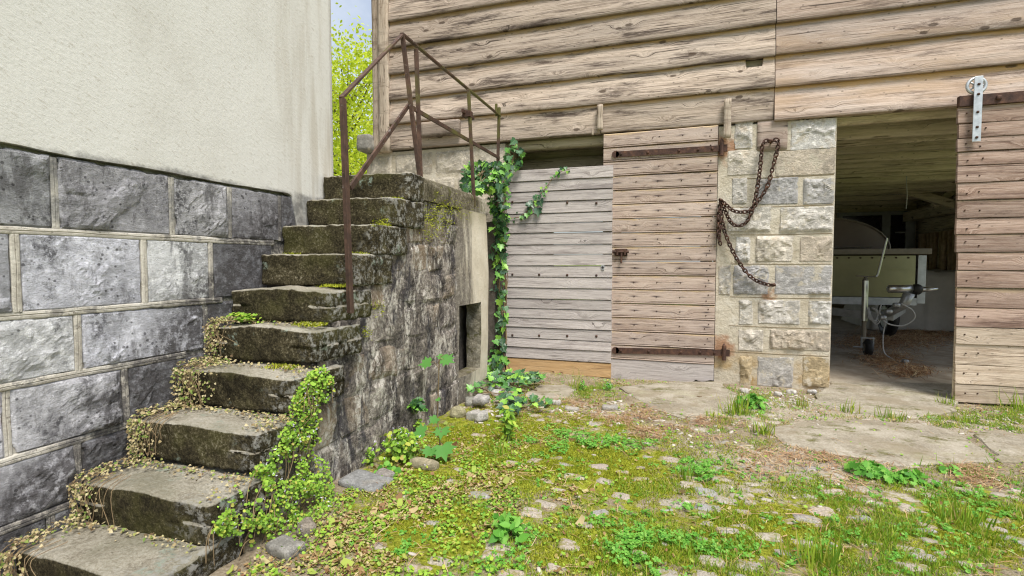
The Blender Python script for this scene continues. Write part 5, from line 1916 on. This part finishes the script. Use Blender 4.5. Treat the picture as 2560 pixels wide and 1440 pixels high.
def clump(name, label, cat, px, py, n, rad_, hgt, T, mat, smin, smax, flowers=0, X=None):
    c = pZ(px, py) if X is None else pX(px, py, X)
    t_ = thing(name, label, cat, c)
    r = np.abs(rng.normal(0, rad_ * .5, n))
    a = rng.uniform(0, 6.28, n)
    h_ = hgt * rng.uniform(.15, 1, n) * np.exp(-(r / rad_) ** 2 * .6)
    pos = np.column_stack([c[0] + r * np.cos(a), c[1] + r * np.sin(a) * .8, c[2] + h_])
    nn = np.column_stack([np.cos(a) * .5, np.sin(a) * .5 - .3, np.full(n, .9)]) + rng.normal(0, .3, (n, 3))
    V, F = scatter(T[0], T[1], pos, frames(nn, rng.uniform(0, 6.28, n)), rng.uniform(smin, smax, n))
    tag(ob('leaves', mesh('leaves', V, F, MT[mat]), t_), kind='stuff')
    b = MB()
    for i in rng.permutation(n)[:max(6, n // 5)]:
        b.tube([(c[0] + (pos[i][0] - c[0]) * .3, c[1] + (pos[i][1] - c[1]) * .3, c[2] - .01), pos[i]], .0016, 4)
    tag(b.build('stems', MT['greenstem'], t_), kind='stuff')
    if flowers:
        sel = pos[rng.permutation(n)[:flowers]] + [0, -.008, .014]
        V, F = scatter(OVAL[0], OVAL[1], np.repeat(sel, 3, 0), frames(rng.normal(0, 1, (flowers * 3, 3)) + [.2, -.7, .5], rng.uniform(0, 6.28, flowers * 3)), rng.uniform(.006, .010, flowers * 3))
        tag(ob('flowers', mesh('flowers', V, F, MT['petal']), t_), kind='stuff')
    return t_


clump('flowering_clump', 'rounded leafy clump with tiny lilac flowers at the foot of the stair wall', 'plant', 1000, 1150, 420, .15, .17, ROUND, 'toad', .014, .03, 60)
clump('small_seedling', 'few small round leaves at the stair wall corner', 'plant', 925, 1160, 40, .06, .10, ROUND, 'toad', .012, .022, 4)
clump('small_seedling', 'pair of pale round leaves lying low beside the flat grey stone', 'plant', 968, 1185, 14, .06, .05, ROUND, 'clover', .025, .045)
clump('wall_ivy_tuft', 'little ivy tuft hanging out of the stair wall joint', 'ivy', 1042, 1030, 70, .07, .08, IVY, 'ivy', .025, .045, X=-1.53)
clump('wall_seedling', 'light green seedlings creeping below the ivy tuft on the stair wall', 'plant', 1048, 1085, 60, .05, .09, ROUND, 'toad', .015, .026, X=-1.52)
clump('yellowing_weed', 'upright weed with yellowing leaves in front of the loose stones', 'plant', 1272, 1105, 60, .05, .22, OVAL, 'toad', .03, .055)
clump('broad_weed', 'broad-leaved weed at the sandy ground before the slab', 'plant', 2180, 1185, 110, .14, .05, MAPLE, 'clover', .018, .042)
clump('broad_weed', 'low bright weed trailing toward the right slab edge', 'plant', 2255, 1200, 80, .14, .04, MAPLE, 'clover', .018, .04)
clump('broad_weed', 'single light leaf cluster right of the trailing weed', 'plant', 2370, 1180, 20, .08, .03, MAPLE, 'clover', .018, .04)
clump('rosette_weed', 'pale hairy rosette of long leaves among the cobbles', 'plant', 1265, 1335, 60, .11, .06, OVAL, 'clover', .025, .06)
clump('door_weed', 'tuft of fine weed with tiny flowers by the door foot', 'plant', 1522, 972, 90, .06, .06, OVAL, 'clover', .012, .026, 8)
clump('door_weed', 'small weed growing between the two slabs', 'plant', 1455, 975, 60, .06, .07, OVAL, 'clover', .014, .03)
clump('pier_weed', 'leafy weed at the foot of the stone pier', 'plant', 1880, 1020, 90, .12, .10, MAPLE, 'clover', .025, .05)


def sapling(label, px, py, h_, leaves):
    c = pZ(px, py)
    t_ = thing('maple_sapling', label, 'sapling', c)
    b = MB()
    top = c + np.array([.02, 0, h_])
    b.tube(smooth_path([c - [0, 0, .02], c + [.01, .0, h_ * .5], top], 5), [.004] * 11, 5)
    P_, N_, A_, S_ = [], [], [], []
    for dx, dy, z, s_, ang in leaves:
        e = c + np.array([dx, dy, z])
        st = c + np.array([.01, 0, min(z, h_) - .03])
        b.tube([st, (st + e) / 2 + [0, 0, .02], e], .0022, 4)
        P_.append(e)
        N_.append((dx * 1.5, -.55, .8))
        A_.append(ang)
        S_.append(s_)
    b.build('stem', MT['stem'], t_)
    leaf_objects(t_, MAPLE, 'maple', 'sapling', np.array(P_), np.array(N_), np.array(A_), np.array(S_))


sapling('tall thin maple sapling with broad leaves beside the wall niche', 1092, 1080, .46, [(-.03, -.02, .44, .085, 2.0), (.05, .0, .46, .085, 4.4), (.03, .04, .48, .06, 3.1), (.02, -.03, .22, .03, 4.0)])
sapling('low maple sapling with light green lobed leaves', 1095, 1140, .14, [(-.07, -.02, .13, .09, 1.9), (.02, .02, .15, .08, 3.3), (.05, -.05, .08, .11, 3.6), (.0, -.08, .07, .07, 3.0), (-.02, .03, .2, .06, 2.6)])

# ================================================================== LOOSE ROCKS
ROCKS = [
    (1143, 1040, .105, .08, .075, (.46, .42, .26), 'rounded olive rock at the front of the heap beside the stair wall'),
    (1192, 1048, .15, .10, .07, (.60, .57, .52), 'pale angular rock lowest of the heap by the niche'),
    (1202, 1020, .12, .09, .065, (.56, .53, .50), 'pale lumpy rock behind the lowest rock of the heap'),
    (1168, 1008, .14, .11, .05, (.36, .35, .30), 'dark flat rock under the heap by the niche'),
    (1248, 986, .12, .08, .045, (.66, .63, .60), 'white flat rock amid the ivy near the door'),
    (1168, 962, .10, .09, .10, (.50, .48, .46), 'upright grey rock below the plastered wall end'),
    (1140, 1000, .09, .07, .05, (.34, .33, .30), 'small dark rock against the stair wall'),
    (880, 1205, .22, .15, .035, (.40, .40, .39), 'flat dark grey stone at the front foot of the stair wall'),
    (1062, 1168, .16, .06, .05, (.48, .42, .28), 'long tan stone in front of the low sapling'),
    (962, 1195, .09, .06, .04, (.42, .38, .34), 'small brownish stone beside the pale round leaves'),
    (715, 1378, .14, .09, .05, (.42, .40, .36), 'flat grey stone below the creeping plant'),
    (765, 1335, .07, .06, .06, (.36, .31, .25), 'small brown cube-like stone below the creeping plant'),
    (1392, 1012, .06, .05, .04, (.62, .58, .52), 'small white stone left of the middle slab edge'),
    (1430, 1028, .10, .06, .035, (.56, .52, .45), 'flat cream stone in the sand before the doors'),
    (1525, 1025, .11, .07, .035, (.50, .47, .42), 'flat grey-cream stone beside the wide slab'),
    (1860, 978, .07, .05, .05, (.68, .64, .58), 'white chip of stone under the pier, leftmost'),
    (1945, 985, .06, .05, .04, (.66, .62, .56), 'white chip of stone under the middle of the pier'),
    (1978, 980, .07, .05, .04, (.64, .60, .54), 'pale stone chip right of the pier middle'),
    (2030, 978, .075, .05, .045, (.70, .67, .62), 'wedge of white stone at the pier corner'),
]
for k_, (x, y, a_, b_, c_, tint, lab) in enumerate(ROCKS):
    V, F = rbox((a_ / 2, b_ / 2, c_ / 2), (8, 7, 6), min(a_, b_, c_) * .36, min(a_, b_, c_) * .30, 1.6 / max(a_, .05) * 1.2, 60 + k_, 3)
    q = pZ(x, y, 0)
    if q[1] > 4.86:
        q[1] = 4.84
    if x < 1240 and q[1] > 2.0:
        q[0] = max(q[0], -1.52 + a_ / 2)
    z_ = gz(q[None, :2])[0]
    o = ob('rock', mesh('rock', V, F, MT['rock'], k_ in (0,)), None, (q[0], q[1], z_ + c_ * (.36 if k_ not in (2,) else .9)), (rng.normal(0, .08), rng.normal(0, .08), rng.uniform(-.5, .5)), tint)
    tag(o, lab, 'rock', 'loose rocks in the courtyard')

# ================================================================== GROUND COVER (stuff)


def rand_ground(n, kind, power=1.0, floor=0.0, patch=None, seed=0):
    out = []
    tot = 0
    while tot < n:
        P = np.column_stack([rng.uniform(-1.52, 3.4, 70000), rng.uniform(1.25, 4.85, 70000)])
        x, y = proj(np.column_stack([P, np.zeros(len(P))]))
        ok = (x > 480) & (x < 3100) & (y < 1560)
        ok &= ~((P[:, 0] < -1.46) & (P[:, 1] > 1.2))
        w = cover(P, kind) ** power + floor
        if patch:
            f_ = fbm(np.column_stack([P * patch, np.zeros(len(P))]), 3, seed)
            w = w * sstep(-.18, .22, f_)
        ok &= rng.uniform(size=len(P)) < w
        P = P[ok]
        out.append(P)
        tot += len(P)
    P = np.concatenate(out)[:n]
    return np.column_stack([P, gz(P)])


def offslab(P, keep=.06, cob=.22):
    P = P[(~onslab(P[:, :2])) | (rng.uniform(size=len(P)) < keep)]
    hit = np.zeros(len(P), bool)
    for x_, y_, L_ in COB:
        hit |= ((P[:, 0] - x_) / (L_ * .46)) ** 2 + ((P[:, 1] - y_) / (L_ * .30)) ** 2 < 1
    return P[~hit | (rng.uniform(size=len(P)) < cob)]


def stuff(name, label, cat, VF, mat):
    return tag(ob(name, mesh(name, VF[0], VF[1], MT[mat])), label, cat, kind='stuff')


P = offslab(rand_ground(140000, 'moss', 1.0, .04, 6.0, 3), .03)
n = len(P)
nn = np.array([0, 0, 1.0]) + rng.normal(0, .45, (n, 3))
stuff('moss_carpet', 'yellow-green moss growing between the cobbles', 'moss', scatter(BLADE[0], BLADE[1], P - [0, 0, .002], frames(nn, rng.uniform(0, 6.28, n)), np.column_stack([rng.uniform(.02, .045, n), rng.uniform(.008, .014, n), rng.uniform(.006, .016, n)])), 'moss')

P = offslab(rand_ground(56000, 'grass', 1.0, .03, 8.0, 7), .02)
n = len(P)
nn = np.array([0, 0, 1.0]) + rng.normal(0, .35, (n, 3))
hh = rng.uniform(.012, .034, n) * (1 + 1.0 * (rng.uniform(size=n) < .10))
stuff('short_grass', 'short bright grass in the cobbled courtyard', 'grass', scatter(BLADE[0], BLADE[1], P - [0, 0, .004], frames(nn, rng.uniform(0, 6.28, n)), np.column_stack([rng.uniform(.022, .040, n), hh * rng.uniform(.3, 1.1, n), hh])), 'grass')

P = offslab(rand_ground(3600, 'clover', 1.0, .02, 8.0, 12), .02)
n = len(P)
P[:, 2] += rng.uniform(.006, .035, n) * np.clip(cover(P[:, :2], 'clover') * 1.4, .3, 1)
nn = np.array([0, -.15, 1.0]) + rng.normal(0, .28, (n, 3))
stuff('clover', 'clover leaves spreading among the grass', 'clover', scatter(CLOVER[0], CLOVER[1], P, frames(nn, rng.uniform(0, 6.28, n)), rng.uniform(.014, .030, n)), 'clover')

P = offslab(rand_ground(7000, 'litter', 1.0, .025, 6.0, 21), .15)
n = len(P)
P[:, 2] += rng.uniform(.002, .012, n)
nn = np.array([0, 0, 1.0]) + rng.normal(0, .35, (n, 3))
sz_ = rng.uniform(.007, .017, n) * (1 + 1.6 * (rng.uniform(size=n) < .035))
stuff('leaf_litter', 'tan and brown dead leaves scattered on the ground', 'leaf litter', scatter(CURL[0], CURL[1], P, frames(nn, rng.uniform(0, 6.28, n)), sz_), 'litter')
P = rand_ground(3600, 'litter', 1.2, .03, 7.0, 33)
n = len(P)
P[:, 2] += rng.uniform(.002, .02, n)
nn = np.array([0, -.1, 1.0]) + rng.normal(0, .35, (n, 3))
stuff('creeping_seedlings', 'tiny round-leaved seedlings among the dead leaves', 'seedlings', scatter(ROUND[0], ROUND[1], P, frames(nn, rng.uniform(0, 6.28, n)), rng.uniform(.008, .018, n)), 'toad')
# straw
STR = (np.array([(-.5, 0, 0), (-.5, .03, 0), (0, .06, .05), (0, .03, .05), (.5, .02, 0), (.5, .05, 0)]), np.array([(0, 3, 2), (0, 2, 1), (3, 4, 5), (3, 5, 2)]))
P = rand_ground(7500, 'straw', 1.0, .04, 5.0, 41)
P = P[(~onslab(P[:, :2])) | (rng.uniform(size=len(P)) < .12)]
n = len(P)
P[:, 2] += rng.uniform(.002, .014, n)
nn = np.array([0, 0, 1.0]) + rng.normal(0, .14, (n, 3))
stuff('dry_straw', 'reddish dry straw and needles strewn over the yard', 'straw', scatter(STR[0], STR[1], P, frames(nn, rng.uniform(0, 6.28, n)), np.column_stack([rng.uniform(.03, .09, n), rng.uniform(.05, .10, n), rng.uniform(.03, .1, n)])), 'straw')
# straw on the barn floor
def blobs(L, n):
    out = []
    for cx, cy, rx, ry, w in L:
        k_ = int(n * w)
        out.append(np.array([pZ(rng.normal(cx, rx), rng.normal(cy, ry), 0.0) for _ in range(k_)]))
    return np.concatenate(out)
P = blobs([(2310, 835, 50, 10, .40), (2180, 855, 45, 9, .25), (2215, 900, 35, 10, .2), (2275, 930, 30, 7, .15), (2240, 850, 70, 14, .5)], 5000)
P = P[P[:, 1] > 4.95]
n = len(P)
P[:, 2] += rng.uniform(0, .03, n)
stuff('barn_straw', 'brown straw litter on the barn floor under the trailer', 'straw', scatter(STR[0], STR[1], P, frames(np.array([0, 0, 1.0]) + rng.normal(0, .3, (n, 3)), rng.uniform(0, 6.28, n)), np.column_stack([rng.uniform(.04, .12, n), rng.uniform(.10, .2, n), rng.uniform(.05, .2, n)])), 'straw')
# gravel
gv, gf = rbox((.5, .42, .33), (2, 2, 2), .28, .12, 2.0, 3)
P = np.concatenate([blobs([(1960, 1000, 90, 14, .35), (1220, 1010, 45, 22, .15), (1480, 1025, 80, 14, .2), (2480, 1045, 90, 18, .2), (1700, 1075, 120, 20, .1)], 420), rand_ground(160, 'sand', 1, .02)])
P = P[(P[:, 1] < 4.86)]
P = P[(P[:, 0] > -1.5)]
P[:, 2] = gz(P[:, :2]) + .003
n = len(P)
stuff('gravel', 'pale gravel and stone chips along the barn foot', 'gravel', scatter(gv, gf, P, frames(np.array([0, 0, 1.0]) + rng.normal(0, .3, (n, 3)), rng.uniform(0, 6.28, n)), np.column_stack([rng.uniform(.012, .045, n), rng.uniform(.012, .035, n), rng.uniform(.010, .022, n)])), 'gravel')

# ================================================================== GRASS TUFTS
TUFT = [(1845, 1035, 70, .20, .10, 'tall grass tuft with seed heads at the pier foot'), (1905, 1085, 50, .12, .08, 'lower grass tuft in front of the pier weed'), (2000, 1015, 34, .12, .08, 'grass tuft left of the gateway threshold'),
        (2115, 1030, 26, .13, .07, 'small grass tuft at the gateway threshold'), (2230, 1045, 40, .12, .09, 'grass tuft on the far edge of the wide slab'), (2362, 1010, 40, .14, .09, 'grass tuft by the sliding door corner'),
        (2412, 1055, 26, .11, .07, 'grass tuft between slab and sliding door'), (2550, 1020, 50, .22, .09, 'tall grass at the foot of the sliding door, right edge'), (1440, 975, 22, .24, .05, 'thin tall grass stalks before the orange plank'),
        (1780, 1045, 20, .09, .06, 'small tuft beside the slab before the pale door'), (1245, 1140, 26, .12, .07, 'dark green grass tuft near the yellowing weed'), (2040, 1410, 80, .16, .12, 'lush grass tuft among the cobbles at the lower right'),
        (1715, 1200, 26, .12, .05, 'upright grass blades in the moss near the clover'), (2400, 1300, 60, .12, .10, 'grass tuft right of the cobbles')]
for k_, (x, y, n, h_, r_, lab) in enumerate(TUFT):
    c = pZ(x, y, 0)
    c[1] = min(c[1], 4.72)
    c[2] = gz(c[None, :2])[0]
    off = rng.normal(0, r_ * .45, (n, 2))
    P = np.column_stack([c[0] + off[:, 0], c[1] + off[:, 1] * .7, np.full(n, c[2] - .004)])
    nn = np.column_stack([off * 2.2, np.full(n, 1.0)]) + rng.normal(0, .16, (n, 3))
    hh = h_ * rng.uniform(.35, 1.0, n)
    V, F = scatter(BLADE[0], BLADE[1], P, frames(nn, rng.uniform(0, 6.28, n)), np.column_stack([rng.uniform(.04, .075, n), hh * rng.uniform(.2, .8, n), hh]))
    tag(ob('grass_tuft', mesh('grass_tuft', V - c, F, MT['grass']), None, c), lab, 'grass', 'grass tufts in the yard')

# ================================================================== TREES BEHIND


def tree(label, c, H, R_, nleaf, mat, seed, zc=.62, leaf=.13):
    R = np.random.default_rng(seed)
    c = np.array(c, float)
    t_ = thing('spring_tree', label, 'tree', c)
    b = MB()
    top = c + [R.normal(0, .2), R.normal(0, .2), H * .9]
    trunk = smooth_path([c - [0, 0, .3], c + [.1, 0, H * .3], c + [-.1, .1, H * .6], top], 5)
    b.tube(trunk, np.linspace(.2, .03, len(trunk)), 8)
    ctr = []
    for k_ in range(46):
        a = R.uniform(0, 6.28)
        zf = R.uniform(.18, 1.0)
        rr_ = R_ * R.uniform(.35, 1.0) * math.sin(math.pi * min(1, (1.05 - zf) * 1.05 + .08)) ** .7
        e = c + np.array([rr_ * math.cos(a), rr_ * math.sin(a), H * zf])
        s_ = trunk[min(len(trunk) - 1, int(zf * .85 * len(trunk)))]
        b.tube(smooth_path([s_, (s_ + e) / 2 + [0, 0, -.1], e], 3), [.045, .04, .035, .03, .02, .015, .01][:7], 5)
        ctr.append(e)
    b.build('trunk', MT['bark'], t_)
    ctr = np.array(ctr)
    ci = R.integers(0, len(ctr), nleaf)
    P = ctr[ci] + R.normal(0, 1, (nleaf, 3)) * np.array([.55, .55, .5]) * R_ / 3.2
    nn = R.normal(0, 1, (nleaf, 3)) + [0, -.2, .6]
    V, F = scatter(OVAL[0], OVAL[1], P, frames(nn, R.uniform(0, 6.28, nleaf)), R.uniform(leaf * .6, leaf * 1.3, nleaf))
    tag(ob('crown', mesh('crown', V, F, MT[mat]), t_), kind='stuff')


tree('yellow-green spring tree between house and barn, nearest', (-11.2, 15.5, 1.5), 6.7, 2.9, 15000, 'tree', 1)
tree('taller spring tree standing farther back behind the house', (-16.5, 21, 1.7), 7.6, 3.4, 12000, 'tree', 2, leaf=.16)
tree('low spring tree close to the barn corner at the back', (-9.6, 18.0, 1.6), 5.0, 2.6, 9000, 'tree', 3)
tree('bushy green tree in the gap beside the barn corner', (-7.6, 12.6, 1.5), 3.6, 1.5, 7000, 'tree', 4, leaf=.10)
